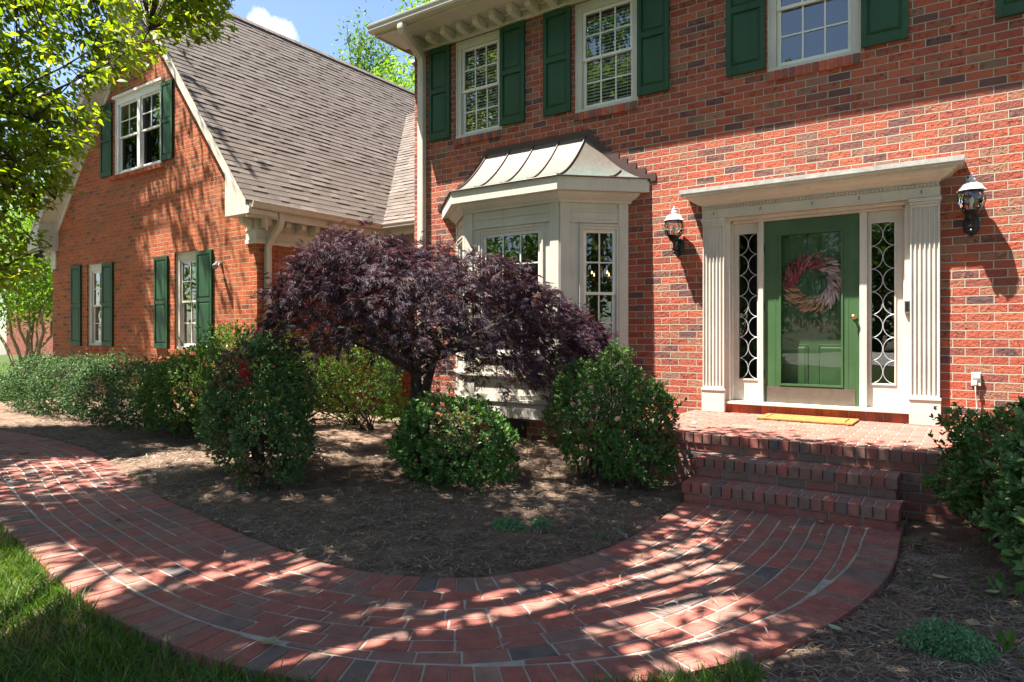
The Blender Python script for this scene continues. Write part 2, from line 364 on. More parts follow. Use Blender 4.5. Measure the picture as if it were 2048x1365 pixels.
# ------------------------------------------------------------------ walls with openings
def clip(poly, a, b, c):          # keep a*x + b*z <= c
    out = []
    for i, p in enumerate(poly):
        q = poly[(i + 1) % len(poly)]; dp = a * p[0] + b * p[1] - c; dq = a * q[0] + b * q[1] - c
        if dp <= 0: out.append(p)
        if dp * dq < 0: t = dp / (dp - dq); out.append((p[0] + (q[0] - p[0]) * t, p[1] + (q[1] - p[1]) * t))
    return out
def wall(mb, x0, x1, z0, z1, y, holes, depth=.11, clips=()):
    xs = sorted({x0, x1, *[h[0] for h in holes], *[h[1] for h in holes]}); zs = sorted({z0, z1, *[h[2] for h in holes], *[h[3] for h in holes]})
    for i in range(len(xs) - 1):
        for j in range(len(zs) - 1):
            cx, cz = (xs[i] + xs[i + 1]) / 2, (zs[j] + zs[j + 1]) / 2
            if any(h[0] < cx < h[1] and h[2] < cz < h[3] for h in holes): continue
            poly = [(xs[i], zs[j]), (xs[i + 1], zs[j]), (xs[i + 1], zs[j + 1]), (xs[i], zs[j + 1])]
            for cl in clips: poly = clip(poly, *cl) if poly else poly
            if len(poly) >= 3: mb.add([(p[0], y, p[1]) for p in poly], [tuple(range(len(poly)))])
    for a, b, c, d in holes:
        mb.quad((a, y, c), (a, y, d), (a, y + depth, d), (a, y + depth, c)); mb.quad((b, y, d), (b, y, c), (b, y + depth, c), (b, y + depth, d))
        mb.quad((a, y, d), (b, y, d), (b, y + depth, d), (a, y + depth, d)); mb.quad((b, y, c), (a, y, c), (a, y + depth, c), (b, y + depth, c))

def window(parent, x0, x1, z0, z1, y, cols, rows, T=None, case=.09, blind=False, recess=.03, head=.07, curtain=False, units=1, grille_low=True, frame=None, lowglass=None):
    """double hung window; y = brick face, local x along the wall; x0..z1 = outside of the casing"""
    frame = frame or M['trim']
    f = MB(T); ya, yb = y + recess, y + .11
    f.box(x0, x0 + case, ya, yb, z0, z1); f.box(x1 - case, x1, ya, yb, z0, z1)
    f.box(x0 + case, x1 - case, ya, yb, z1 - head, z1); f.box(x0 - .0, x1 + .0, ya - .02, ya - .001, z0, z0 + .05)
    f.box(x0 + case, x1 - case, ya, yb, z0, z0 + .055)
    # casing step
    for a, b in ((x0, x0 + .025), (x1 - .025, x1)): f.box(a, b, ya - .014, ya - .001, z0 + .052, z1)
    f.box(x0 + .025, x1 - .025, ya - .014, ya - .001, z1 - .025, z1)
    W = (x1 - x0 - 2 * case); mull = .11
    wu = (W - mull * (units - 1)) / units
    for k in range(1, units):
        xm = x0 + case + k * wu + (k - 1) * mull; f.box(xm, xm + mull, ya, yb, z0 + .055, z1 - head)
    fo = f.build('window', frame, parent, bevel=.003)
    zm = (z0 + z1) / 2 - .02
    for k in range(units):
        a = x0 + case + k * (wu + mull); b = a + wu
        for up in (1, 0):
            s = MB(T); za, zb = (zm - .015, z1 - head) if up else (z0 + .055, zm + .02)
            y0 = y + recess + (.03 if up else .055); y1 = y0 + .022; st = .042
            s.box(a, a + st, y0, y1, za, zb); s.box(b - st, b, y0, y1, za, zb)
            s.box(a + st, b - st, y0, y1, zb - (.04 if up else .035), zb); s.box(a + st, b - st, y0, y1, za, za + (.035 if up else .055))
            g0, g1, h0, h1 = a + st, b - st, za + (.035 if up else .055), zb - (.04 if up else .035)
            mw = .018
            if up or grille_low:
                for i in range(1, cols): xm = g0 + (g1 - g0) * i / cols; s.box(xm - mw / 2, xm + mw / 2, y0 + .003, y1 - .002, h0, h1)
                for j in range(1, rows): zz = h0 + (h1 - h0) * j / rows; s.box(g0, g1, y0 + .004, y1 - .003, zz - mw / 2, zz + mw / 2)
            so = s.build('sash', M['white'], fo)
            g = MB(T); g.quad((g0, y1 - .006, h0), (g1, y1 - .006, h0), (g1, y1 - .006, h1), (g0, y1 - .006, h1))
            g.build('pane', M['screen'] if (lowglass and not up) else M['glass'], fo)
        if blind:
            bl = MB(T); zz = z0 + .06
            while zz < z1 - head:
                bl.add([(a + .01, y + .155, zz), (b - .01, y + .155, zz), (b - .01, y + .175, zz + .026), (a + .01, y + .175, zz + .026)], [(0, 1, 2, 3)]); zz += .043
            for xx in (a + .12, b - .12): bl.box(xx - .003, xx + .003, y + .150, y + .153, z0 + .06, z1 - head)
            bl.build('blind', M['blind'], fo)
        if curtain:
            cu = MB(T); n = 22
            for side in (0, 1):
                w0, w1 = (a, a + (b - a) * .36) if side == 0 else (b - (b - a) * .36, b)
                vs = []
                for i in range(n + 1): xx = w0 + (w1 - w0) * i / n; yy = y + .22 + .02 * math.sin(i * 1.9); vs += [(xx, yy, z0), (xx, yy, z1)]
                cu.add(vs, [(2 * i, 2 * i + 2, 2 * i + 3, 2 * i + 1) for i in range(n)])
            cu.build('curtain', M['curtain'], fo)
    return fo

def shutter(parent, x0, x1, z0, z1, y, rail=.5):
    s = MB(); yf = y - .045; st = .055
    s.box(x0 + .001, x1 - .001, yf + .018, y - .004, z0 + .001, z1 - .001)
    s.box(x0, x0 + st, yf, yf + .017, z0, z1); s.box(x1 - st, x1, yf, yf + .017, z0, z1)
    zm = z0 + (z1 - z0) * rail
    for a, b in ((z0, z0 + .10), (zm - .035, zm + .035), (z1 - .07, z1)): s.box(x0 + st, x1 - st, yf, yf + .017, a, b)
    for a, b in ((z0 + .10, zm - .035), (zm + .035, z1 - .07)):
        xa, xb = x0 + st, x1 - st; i1, i2 = .012, .035; yb, yt = yf + .0165, yf + .004
        o = [(xa + i1, yb, a + i1), (xb - i1, yb, a + i1), (xb - i1, yb, b - i1), (xa + i1, yb, b - i1)]
        n = [(xa + i2, yt, a + i2), (xb - i2, yt, a + i2), (xb - i2, yt, b - i2), (xa + i2, yt, b - i2)]
        s.add(o + n, [(4, 5, 6, 7)] + [(k, (k + 1) % 4, 4 + (k + 1) % 4, 4 + k) for k in range(4)])
    return s.build('shutter', M['green'], parent, bevel=.002)

def rowlock_sill(parent, x0, x1, z0, z1, y, proud=.04, m='rowlock', name='brick_sill', drop=0.):
    s = MB(); n = max(1, round((x1 - x0) / .078)); w = (x1 - x0) / n
    s.box(x0 + .004, x1 - .004, y - proud + .012, y + .08, z0 + .006, z1 - .006, .5)
    o = None
    b = MB()
    for i in range(n): b.cbox(x0 + i * w + .005, x0 + (i + 1) * w - .005, y - proud, y + .06, z0, z1, .004, random.random())
    o = b.build(name, M[m], parent); s.build('mortar_bed', M['mortar'], o)
    return o

# ================================================================== THE HOUSE
YF, YG = 7.7, 7.0               # main facade, wing gable
XC, XW = -7.152, -10.15         # main left corner, wing side wall
house = thing('brick_house', (-7, 8.5, 0), 'two storey red brick house with green shutters and a steep shingled wing', 'house')
HW = [(-6.343, -5.486, 4.22, 5.652), (-4.326, -3.432, 4.22, 5.652), (-1.903, -.974, 4.22, 5.652), (.58, 1.49, 4.22, 5.652)]
door_hole = (-2.37, -.515, .457, 2.665)
bay_hole = (-6.1, -3.77, .4, 2.95)
b = MB(); wall(b, XC, 3.2, -.1, 5.9, YF, HW + [door_hole, bay_hole])
b.quad((XC, YF, -.1), (XC, YF, 5.9), (XC, 15.5, 5.9), (XC, 15.5, -.1)); b.quad((3.2, YF, 5.9), (3.2, YF, -.1), (3.2, 15.5, -.1), (3.2, 15.5, 5.9))
b.quad((XC, 15.5, -.1), (XC, 15.5, 5.9), (3.2, 15.5, 5.9), (3.2, 15.5, -.1))
b.build('front_wall', M['brick'], house)

# wing gable
XR, ZR, ZE, XE0, XE1 = -13.9, 8.55, 3.51, -9.84, -18.5
SR = (ZR - ZE) / (XE0 - XR); SL = (ZR - ZE) / (XR - XE1)
GW = [(-15.1, -13.22, 4.72, 6.35), (-16.434, -15.6, 1.10, 2.915), (-12.78, -11.95, 1.06, 2.93)]
clips = [(SR, 1, ZR + SR * XR - .12), (-SL, 1, ZR - SL * XR - .12)]
b = MB(); wall(b, -18.2, XW, -.2, 8.6, YG, GW, .11, clips)
b.build('gable_wall', M['brickw'], house)
b = MB(); b.quad((XW, YG, -.2), (XW, 9.95, -.2), (XW, 9.95, 3.4), (XW, YG, 3.4)); b.build('side_wall', M['brickw'], house)
b = MB(); b.quad((XW, 9.95, -.2), (-6.9, 9.95, -.2), (-6.9, 9.95, 3.4), (XW, 9.95, 3.4))
b.build('recess_wall', M['brickw'], house)
b = MB(); b.quad((-18.2, 18, -.2), (-18.2, YG, -.2), (-18.2, YG, 3.4), (-18.2, 18, 3.4))
b.build('side_wall', M['brickw'], house)
# dark rooms behind the glass
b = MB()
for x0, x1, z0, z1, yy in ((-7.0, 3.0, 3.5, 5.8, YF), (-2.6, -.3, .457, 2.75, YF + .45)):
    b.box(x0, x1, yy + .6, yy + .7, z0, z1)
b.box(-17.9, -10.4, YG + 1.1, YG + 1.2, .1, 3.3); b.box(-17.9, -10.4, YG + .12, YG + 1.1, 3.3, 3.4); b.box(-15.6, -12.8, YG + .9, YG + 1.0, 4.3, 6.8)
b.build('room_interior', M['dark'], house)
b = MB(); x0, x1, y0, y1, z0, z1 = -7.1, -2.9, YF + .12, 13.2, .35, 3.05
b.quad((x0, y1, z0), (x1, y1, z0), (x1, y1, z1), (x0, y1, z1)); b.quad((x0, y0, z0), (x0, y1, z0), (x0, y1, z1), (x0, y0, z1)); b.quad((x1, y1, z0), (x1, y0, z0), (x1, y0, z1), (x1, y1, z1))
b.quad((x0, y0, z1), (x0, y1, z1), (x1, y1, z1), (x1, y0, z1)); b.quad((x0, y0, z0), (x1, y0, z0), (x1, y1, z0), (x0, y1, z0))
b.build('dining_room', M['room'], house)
# wall bands over the bay opening inside the bay
# ---- upper windows, sills, shutters
for i, h in enumerate(HW):
    window(house, h[0], h[1], h[2], h[3], YF, 3, 2, blind=(i != 2), head=.11)
    rowlock_sill(house, h[0] - .0, h[1] + .0, h[2] - .10, h[2] - .003, YF)
for a, c in ((-6.824, -6.42), (-5.503, -5.092), (-4.787, -4.37), (-3.428, -3.02), (-2.337, -1.915), (-.969, -.554), (.149, .55), (1.5, 1.91)):
    shutter(house, a, c, 4.263, 5.638, YF, .53)
# ---- gable windows
window(house, *GW[0], YG, 2, 2, case=.10, head=.13, units=2, recess=.0, frame=M['white'], lowglass=True, grille_low=False)
b = MB(); b.box(-15.16, -13.16, YG - .06, YG + .02, 6.352, 6.40); b.build('window_head', M['white'], house)
window(house, *GW[1], YG, 2, 2, case=.10, head=.16, curtain=True, recess=.05)
window(house, *GW[2], YG, 2, 2, case=.10, head=.16, curtain=True, recess=.05)
rowlock_sill(house, -15.28, -13.16, 4.63, 4.717, YG, .07, 'rowlockw'); rowlock_sill(house, -16.5, -15.5, 1.0, 1.097, YG, .07, 'rowlockw'); rowlock_sill(house, -12.88, -11.9, .96, 1.057, YG, .07, 'rowlockw')
for a, c, z0, z1 in ((-13.215, -12.80, 4.76, 6.29), (-15.72, -15.24, 4.76, 6.32), (-17.155, -16.678, 1.09, 2.92), (-15.66, -15.19, 1.09, 2.89), (-13.465, -12.98, 1.07, 2.88), (-11.96, -11.455, 1.07, 2.895)):
    shutter(house, a, c, z0, z1, YG, .5)
b = MB()
b.prism([(-14.3, 7.3), (-13.5, 7.3), (-13.5, 7.85), (-13.9, 8.2), (-14.3, 7.85)], 'y', YG - .03, YG - .005)
vent = b.build('gable_vent', M['trim'], house)
b = MB()
for k in range(7): z = 7.33 + k * .085; b.add([(-14.25, YG - .075, z), (-13.55, YG - .075, z), (-13.55, YG - .035, z + .06), (-14.25, YG - .035, z + .06)], [(0, 1, 2, 3)])
b.build('louver', M['trim'], vent)

# ---- main eave: frieze, modillions, soffit, fascia, gutter
XE = 3.4; ZS = 5.81
b = MB()
b.box(XC, XE, YF - .02, YF - .001, 5.656, ZS); b.box(XC - .0, XE, YF - .045, YF - .021, 5.656, 5.70); b.box(XC, XE, YF - .06, YF - .021, 5.78, ZS)
b.box(XC - .24, XE, YF - .56, YF + .05, ZS + .001, ZS + .03)           # soffit
b.box(XC - .24, XE, YF - .585, YF - .561, ZS - .025, ZS + .10)          # fascia
b.box(XC - .262, XC - .241, YF - .585, YF + 4.5, ZS - .025, ZS + .10)
cor = b.build('cornice', M['trim'], house, bevel=.004)
x = -7.0
k = 0
while x < XE - .2:
    q = MB(); y0 = YF - .27
    q.prism([(y0, ZS - .002), (y0, ZS - .075), (y0 + .02, ZS - .11), (y0 + .09, ZS - .125), (y0 + .16, ZS - .13), (YF - .022, ZS - .135), (YF - .022, ZS - .002)], 'x', x, x + .095)
    q.build('modillion', M['trim'], cor, bevel=.006); x += .294
def gutter_prof(y, z):   # outward = -y
    return [(y, z), (y - .095, z), (y - .115, z + .03), (y - .115, z + .055), (y - .13, z + .085), (y - .135, z + .11), (y - .125, z + .112), (y - .10, z + .085), (y - .09, z + .02), (y - .01, z + .02), (y, z + .112)]
b = MB(); b.prism(gutter_prof(YF - .587, ZS + .005), 'x', XC - .29, XE); b.build('gutter', M['gutter'], house, bevel=.003)
b = MB(); b.prism([(YF - .66, ZS + .12), (YF - .66, ZS + .14), (11.6, ZS + 3.2), (15.9, ZS + .14), (15.9, ZS + .10), (11.6, ZS + 3.1), (YF - .40, ZS + .102)], 'x', XC - .30, XE)
b.build('main_roof', M['shingle'], house)
b = MB(); b.prism([(YF, ZS + .04), (15.5, ZS + .04), (11.6, ZS + 3.0)], 'x', XC, XC + .1); b.build('end_gable', M['brick'], house)
# downspouts
def downspout(path, name='downspout', w=.085, d=.065):
    q = MB(); vs = []
    for (x, y, z) in path: vs.append((x, y, z))
    n = len(vs)
    return vs
def rect_tube(mb, pts, ax, w, d):
    # rectangular pipe; ax = unit horizontal vector across its face
    ax = Vector(ax); m = len(pts); vs = []
    for i in range(m):
        p = Vector(pts[i]); t = (Vector(pts[min(i + 1, m - 1)]) - Vector(pts[max(i - 1, 0)])).normalized()
        nb = ax.cross(t).normalized()
        for sx, sy in ((-1, -1), (-.6, -1.12), (.6, -1.12), (1, -1), (1, 1), (-1, 1)): vs.append(p + ax * sx * w / 2 + nb * sy * d / 2)
    k6 = 6
    mb.add(vs, [(i * k6 + k, i * k6 + (k + 1) % k6, (i + 1) * k6 + (k + 1) % k6, (i + 1) * k6 + k) for i in range(m - 1) for k in range(k6)] + [tuple(range(5, -1, -1)), tuple(range((m - 1) * 6, m * 6))])
def smooth_path(pts, n=6):
    out = [Vector(pts[0])]
    for i in range(1, len(pts) - 1):
        a, b_, c = Vector(pts[i - 1]), Vector(pts[i]), Vector(pts[i + 1]); r = .09
        p = b_ + (a - b_).normalized() * min(r, (a - b_).length / 2); q = b_ + (c - b_).normalized() * min(r, (c - b_).length / 2)
        for k in range(n + 1): t = k / n; out.append(p * (1 - t) ** 2 + b_ * 2 * t * (1 - t) + q * t * t)
    return out + [Vector(pts[-1])]
b = MB(); rect_tube(b, smooth_path([(-6.80, YF - .645, ZS + .02), (-6.80, YF - .645, ZS - .10), (-6.955, YF - .05, 5.56), (-6.955, YF - .05, .15), (-6.955, YF - .22, .06)]), (1, 0, 0), .105, .08)
b.build('downspout', M['gutter'], house)
b = MB(); rect_tube(b, smooth_path([(XE0 + .02, 7.24, 3.50), (XE0 + .02, 7.24, 3.22), (XW + .055, 7.18, 2.90), (XW + .055, 7.18, .15)]), (0, 1, 0), .10, .075)
b.build('downspout', M['gutter'], house)

# ---- wing roof: courses of tabbed shingles
def shingle_plane(o, eu, sv, length, slope_len, expo=.138, jit=.5):
    """o eave origin, eu unit along eave, sv unit up the slope; returns builder"""
    o, eu, sv = Vector(o), Vector(eu), Vector(sv); nn = eu.cross(sv).normalized(); mb = MB()
    if nn.z < 0: nn = -nn
    rows = int(slope_len / expo)
    for r in range(rows + 1):
        x = -random.random() * .2; wav = [random.uniform(-.0025, .0025) for _ in range(int(length) + 4)]
        while x < length:
            w = random.uniform(.10, .34); a, c = max(0, x), min(length, x + w); x += w
            if c - a < .01: continue
            th = random.choice((.013, .013, .021)); dr = 0
            def wv(q): i = int(q); return wav[i] * (1 - q + i) + wav[i + 1] * (q - i)
            l0, l1 = r * expo + dr, min(slope_len, (r + 1) * expo + .02)
            p = [o + eu * a + sv * (l0 + wv(a)) + nn * th, o + eu * c + sv * (l0 + wv(c)) + nn * th, o + eu * c + sv * l1 + nn * .002, o + eu * a + sv * l1 + nn * .002]
            q = [p[0] - nn * (th + .004), p[1] - nn * (th + .004)]
            mb.add(p + q, [(0, 1, 2, 3), (4, 5, 1, 0), (4, 0, 3), (5, 2, 1)], min(1, max(0, random.gauss(.5, .28))))
    return mb
lenR = math.hypot(ZR - ZE, XE0 - XR); up = Vector(((XR - XE0) / lenR, 0, (ZR - ZE) / lenR)); TR = .06
b = shingle_plane((XE0 + .03, 6.56, ZE + TR - .03), (0, 1, 0), up, 12.5, lenR + .03); wr = b.build('wing_roof', M['shingle'], house)
lenL = math.hypot(ZR - ZE, XR - XE1)
q = MB()
q.prism([(XE0 + .05, ZE - .01), (XE0 + .05, ZE + .02), (XR, ZR + .055), (XE1 - .05, ZE + .02), (XE1 - .05, ZE - .03), (XR, ZR - .01)], 'y', 6.58, 19)
q.build('roof_deck', M['shingle'], house)
q = MB(); y = 6.55
while y < 18.9: q.prism([(XR - .14, ZR + TR - .10), (XR, ZR + TR + .035), (XR + .14, ZR + TR - .10), (XR, ZR + TR + .018)], 'y', y, y + .17, random.random()); y += .15
q.build('ridge_cap', M['shingle'], house)
# connecting roof behind, sloping to the viewer
SC = .975; slen = 4.0 * math.hypot(1, SC); cu = Vector((0, 1, SC)).normalized()
b = shingle_plane((-13.9, 9.63, ZE + TR - .03), (1, 0, 0), cu, 6.76, slen)
kf = []
for f in b.f:          # keep what lies outside the wing roof, up to the valley
    c = sum((Vector(b.v[i]) for i in f), Vector()) / len(f)
    if c.z > ZE + SR * (XE0 - c.x) - .12: kf.append(f)
b.f = kf; b.build('connecting_roof', M['shingle'], house)
# rakes: fascia boards, soffit, frieze on the gable
YR = 6.6
def rake(sign):
    xe, s = (XE0, SR) if sign > 0 else (XE1, SL)
    q = MB()
    def pl(dz0, dz1, y0, y1, over=0.):
        xa = xe; za = ZE
        q.prism([(xa, za + dz0), (xa, za + dz1), (XR, ZR + dz1), (XR, ZR + dz0)], 'y', y0, y1)
    pl(-.24, .035, YR - .0, YR + .025); pl(-.02, .045, YR - .03, YR - .002)     # fascia and its crown strip
    pl(-.22, -.20, YR + .026, YG - .001)                                           # soffit
    pl(-.42, -.225, YG - .03, YG - .002); pl(-.28, -.225, YG - .06, YG - .031)      # board on the brick
    q.build('rake_board', M['trim'], house)
    # boxed return at the foot
    xi = xe - sign * .605; zb = 3.33
    q = MB(); q.prism([(xi, zb), (xe + sign * .07, zb), (xe + sign * .07, zb + .08), (xe, ZE - .02), (xi, ZE + .605 * s - .10)][::sign], 'y', YR - .012, YG + .15)
    bx = q.build('eave_return', M['trim'], house, bevel=.004)
rake(1); rake(-1)
# wing eave along the side and the recess
b = MB(); z1 = 3.33
b.box(XW + .001, XW + .03, YG, 9.95, 2.906, z1); b.box(XW + .031, XW + .05, YG - .04, 9.92, 2.906, 2.97); b.box(XW + .031, XW + .04, YG - .02, 9.92, 3.0, 3.03); b.box(XW + .031, XW + .045, YG, 9.92, 3.125, 3.15)
b.box(XW - .27, XW + .03, YG - .03, YG - .001, 2.906, z1); b.box(XW - .27, XW + .05, YG - .055, YG - .031, 2.906, 2.97); b.box(XW - .27, XW + .045, YG - .045, YG - .031, 3.125, 3.15)
b.box(XW + .03, XE0, YG + .15, 9.64, z1 + .001, z1 + .02); b.box(XE0, XE0 + .02, YR + .02, 9.66, z1 - .03, ZE - .02)
b.box(XW + .03, XC - .01, 9.92, 9.949, 2.906, z1); b.box(XE0, XC - .01, 9.62, 9.92, z1 + .001, z1 + .02); b.box(XE0 + .02, XC - .01, 9.60, 9.62, z1 - .03, ZE - .02)
q = MB(); q.box(-18.24, -17.98, YG - .03, YG - .001, 2.906, z1); q.build('frieze_return', M['trim'], house)
wc = b.build('wing_cornice', M['trim'], house, bevel=.004)
for y in [YG + .03, YG + .42, YG + .75, YG + 1.05, YG + 1.35, YG + 1.65, YG + 1.95, YG + 2.25, YG + 2.55]:
    q = MB(); q.prism([(XW + .052, z1), (XW + .25, z1), (XW + .25, z1 - .08), (XW + .22, z1 - .12), (XW + .13, z1 - .15), (XW + .052, z1 - .17)], 'y', y, y + .095); q.build('modillion', M['trim'], wc, bevel=.005)
q = MB(); q.prism([(YG - .057, z1), (YG - .25, z1), (YG - .25, z1 - .08), (YG - .22, z1 - .12), (YG - .13, z1 - .15), (YG - .057, z1 - .17)], 'x', XW - .14, XW - .05); q.build('modillion', M['trim'], wc, bevel=.005)
b = MB(); gp = [(-(p[0]), p[1]) for p in gutter_prof(-(XE0 + .022), ZE - .085)]
b.prism(gp, 'y', YR + .02, 9.6)
gp2 = [(p[0], p[1]) for p in gutter_prof(9.6, ZE - .085)]
b.prism(gp2, 'x', XE0 + .1, XC - .005)
b.build('wing_gutter', M['gutter'], house, bevel=.003)
for p in ((XW + .004, 7.13, 2.72), (XW + .004, 7.12, 2.56)):
    pass

# ================================================================== bay window
AL, AR, BL, BR_, YB = -6.305, -3.566, -5.666, -4.198, 7.1
bay = MB().build('bay_window', M['trim'], house) if False else None
q = MB()
# solid panels below and above the glass on three faces, posts at the corners
FACES = [((AL, YF), (BL, YB)), ((BL, YB), (BR_, YB)), ((BR_, YB), (AR, YF))]
def face_T(a, c):
    d = Vector((c[0] - a[0], c[1] - a[1], 0)); L = d.length; d.normalize(); n = Vector((-d.y, d.x, 0))
    return Matrix(((d.x, n.x, 0, a[0]), (d.y, n.y, 0, a[1]), (0, 0, 1, 0), (0, 0, 0, 1))), L
BW = []
Z0, Z1 = .27, 3.07
wins = {0: (.10, .77), 1: (.235, 1.245), 2: (.245, .775)}
bayroot = None
for i, (a, c) in enumerate(FACES):
    T, L = face_T(a, c); w0, w1 = wins[i]; wz0, wz1 = 1.03, (2.70 if i != 1 else 2.72)
    q = MB(T)
    wall(q, 0, L, .82, Z1, 0, [(w0, w1, wz0, wz1)], .10)
    wall(q, 0, L, Z0, .80, 0, [])
    fo = q.build('bay_panel', M['trim'], house)
    if bayroot is None: bayroot = fo
    r = MB(T); e = .018
    r.box(.0 + .0, .13, -e, -.001, .87, Z1 - .001); r.box(L - .13, L, -e, -.001, .87, Z1 - .001)            # corner boards
    r.box(.13, L - .13, -e * .7, -.001, 2.845, 2.875)                                                     # upper panel strips
    r.box(.13, L - .13, -e, -.001, 2.97, Z1 - .001)
    r.box(.13, L - .13, -e * 1.3, -.001, wz1 + .012, wz1 + .045)
    r.box(-.02, L + .02, -.05, -.001, .795, .835)                                                      # ledges
    r.box(-.02, L + .02, -.045, -.001, .47, .51); r.box(-.01, L + .01, -.025, -.001, Z0, .455)
    for aa, bb in ((0, .16), (L - .16, L)): r.box(aa, bb, -e, -.001, .515, .79)
    r.box(.16, L - .16, -e, -.001, .515, .57); r.box(.16, L - .16, -e, -.001, .74, .79)
    r.build('moulding', M['trim'], fo, bevel=.004)
    window(fo, w0, w1, wz0, wz1, 0, 3 if i == 1 else 2, 2, T=T, case=.055, recess=-.012, head=.065)
    q = MB(T); q.add([(0.03, .06, -.1), (L - .03, .06, -.1), (L - .03, .06, Z0 - .003), (.03, .06, Z0 - .003)], [(0, 1, 2, 3)])
    q.build('bay_foundation', M['brick'], house)
q = MB(); q.box(-5.2, -4.72, YB + .048, YB + .058, .02, .24); q.build('crawl_vent', M['black'], house)
q = MB(); q.add([(AL, YF, .275), (BL, YB, .275), (BR_, YB, .275), (AR, YF, .275)], [(0, 1, 2, 3)]); q.add([(AL, YF, 3.06), (BL, YB, 3.06), (BR_, YB, 3.06), (AR, YF, 3.06)], [(3, 2, 1, 0)])
q.build('bay_floor', M['room'], house)
# eave: crown moulding + fascia following the three faces
def bay_ring(o):       # plan outline offset outward by o
    k = math.tan(R(22.5)); s = o / math.sin(R(45))
    return [(AL - s, YF), (BL - o * k, YB - o), (BR_ + o * k, YB - o), (AR + s, YF)]
def bay_strip(prof, mname, name, parent):
    q = MB(); vs = []
    for o, z in prof: vs += [(p[0], p[1], z) for p in bay_ring(o)]
    fs = [(4 * i + k, 4 * i + k + 1, 4 * i + 5 + k, 4 * i + 4 + k) for i in range(len(prof) - 1) for k in range(3)]
    q.add(vs, fs); return q.build(name, M[mname], parent)
bay_strip([(.019, 2.955), (.03, 2.96), (.035, 2.985), (.05, 3.0), (.075, 3.02), (.10, 3.045), (.11, 3.06), (.115, 3.075), (.18, 3.075), (.20, 3.075), (.20, 3.235), (.185, 3.24), (.1, 3.24)], 'trim', 'bay_eave', house)
# flared copper roof: concave curve from the eave to the wall
YT, ZT = YF - .03, 3.905
TL, TR_ = -5.735, -4.15
base = [(AL - .30, YF - .0), (BL - .09, YB - .215), (BR_ + .09, YB - .215), (AR + .30, YF - .0)]
def roof_pt(k, t):   # k = index 0..3 of the hip line, t 0..1 from the eave to the top
    tops = [(TL, YF - .001), (TL + .0, YF - .002), (TR_, YF - .002), (TR_, YF - .001)]
    bx, by = base[k]; tx, ty = tops[k]
    zz = 3.238 + (ZT - 3.238) * (t ** 1.55)
    return Vector((bx + (tx - bx) * t, by + (ty - by) * t, zz))
q = MB(); n = 14
for k in range(3):
    vs = [roof_pt(k, i / n) for i in range(n + 1)] + [roof_pt(k + 1, i / n) for i in range(n + 1)]
    q.add(vs, [(i, n + 1 + i, n + 2 + i, i + 1) for i in range(n)])
br = q.build('bay_roof', M['copper'], house, smooth=True)
q = MB()
def seam(pts): q.tube([p + Vector((0, -.004, .008)) for p in pts], .011, 6)
for k in (1, 2): seam([roof_pt(k, i / n) for i in range(n + 1)])
for f in (.25, .5, .75): seam([roof_pt(1, i / n).lerp(roof_pt(2, i / n), f) for i in range(n + 1)])
for (ka, kb) in ((2, 3), (1, 0)):
    pts = []
    for i in range(n + 1):
        t = i / n; p0 = roof_pt(ka, t); p1 = roof_pt(kb, t); xs = roof_pt(ka, 0).lerp(roof_pt(kb, 0), .56)
        L = (p1 - p0); f = (xs.x - p0.x) / L.x if abs(L.x) > 1e-4 else 2
        if 0 <= f <= 1: pts.append(p0.lerp(p1, f))
    seam(pts)
q.tube([roof_pt(k, 0) + Vector((0, -.003, 0)) for k in range(4)], .010, 6)
q.build('standing_seam', M['flash'], br)
# stepped flashing on the brick
q = MB(); cx = (TL + TR_) / 2
q.box(TL - .03, TR_ + .06, YF - .014, YF - .002, ZT - .03, ZT + .075)
hz = .0813
for side in (-1, 1):
    x_top = TL - .03 if side < 0 else TR_ + .06; x_bot = AL - .36 if side < 0 else AR + .37
    for i in range(9):
        t = i / 9; z0 = ZT + .03 - (i + 1) * hz
        xa = x_top + (x_bot - x_top) * (t ** 1.35); xb = x_top + (x_bot - x_top) * (((i + 1) / 9) ** 1.35)
        x0, x1 = min(xa - side * .16, xb), max(xa - side * .16, xb)
        q.box(x0, x1, YF - .011 - .0006 * i, YF - .0022, z0, z0 + hz + .012)
q.build('step_flashing', M['flash'], house)

# ================================================================== door surround
q = MB()
def pilaster(x0, x1):
    q = MB(); yf = YF - .075
    q.box(x0 - .008, x1 + .008, yf - .012, YF - .001, .459, .70); q.box(x0 - .012, x1 + .012, yf - .022, YF - .001, .701, .725)
    q.box(x0, x1, yf + .016, YF - .001, .726, 2.60)
    n = 6; w = (x1 - x0 - .03) / (n * 2 - 1) ; e = .015
    q.box(x0, x0 + e, yf, yf + .0155, .726, 2.60); q.box(x1 - e, x1, yf, yf + .0155, .726, 2.60)
    q.box(x0 + e, x1 - e, yf, yf + .0155, 2.575, 2.60); q.box(x0 + e, x1 - e, yf, yf + .0155, .726, .745)
    for i in range(n - 1):
        xa = x0 + e + w * (2 * i + 1)
        q.prism([(xa, yf + .0155), (xa + w * .2, yf + .002), (xa + w * .5, yf - .001), (xa + w * .8, yf + .002), (xa + w, yf + .0155)][::-1], 'z', .745, 2.575)
    q.box(x0 - .006, x1 + .006, yf - .010, YF - .001, 2.601, 2.625); q.box(x0 - .014, x1 + .014, yf - .02, YF - .001, 2.626, 2.66)
    return q.build('pilaster', M['trim'], ds, bevel=.003)
PX = ((-2.597, -2.35), (-.535, -.288))
q.box(-2.60, -.285, YF - .085, YF - .001, 2.662, 2.762)
q.box(-2.605, -.28, YF - .093, YF - .086, 2.662, 2.672)
ds = q.build('door_surround', M['trim'], house, bevel=.003)
for p in PX: pilaster(*p)
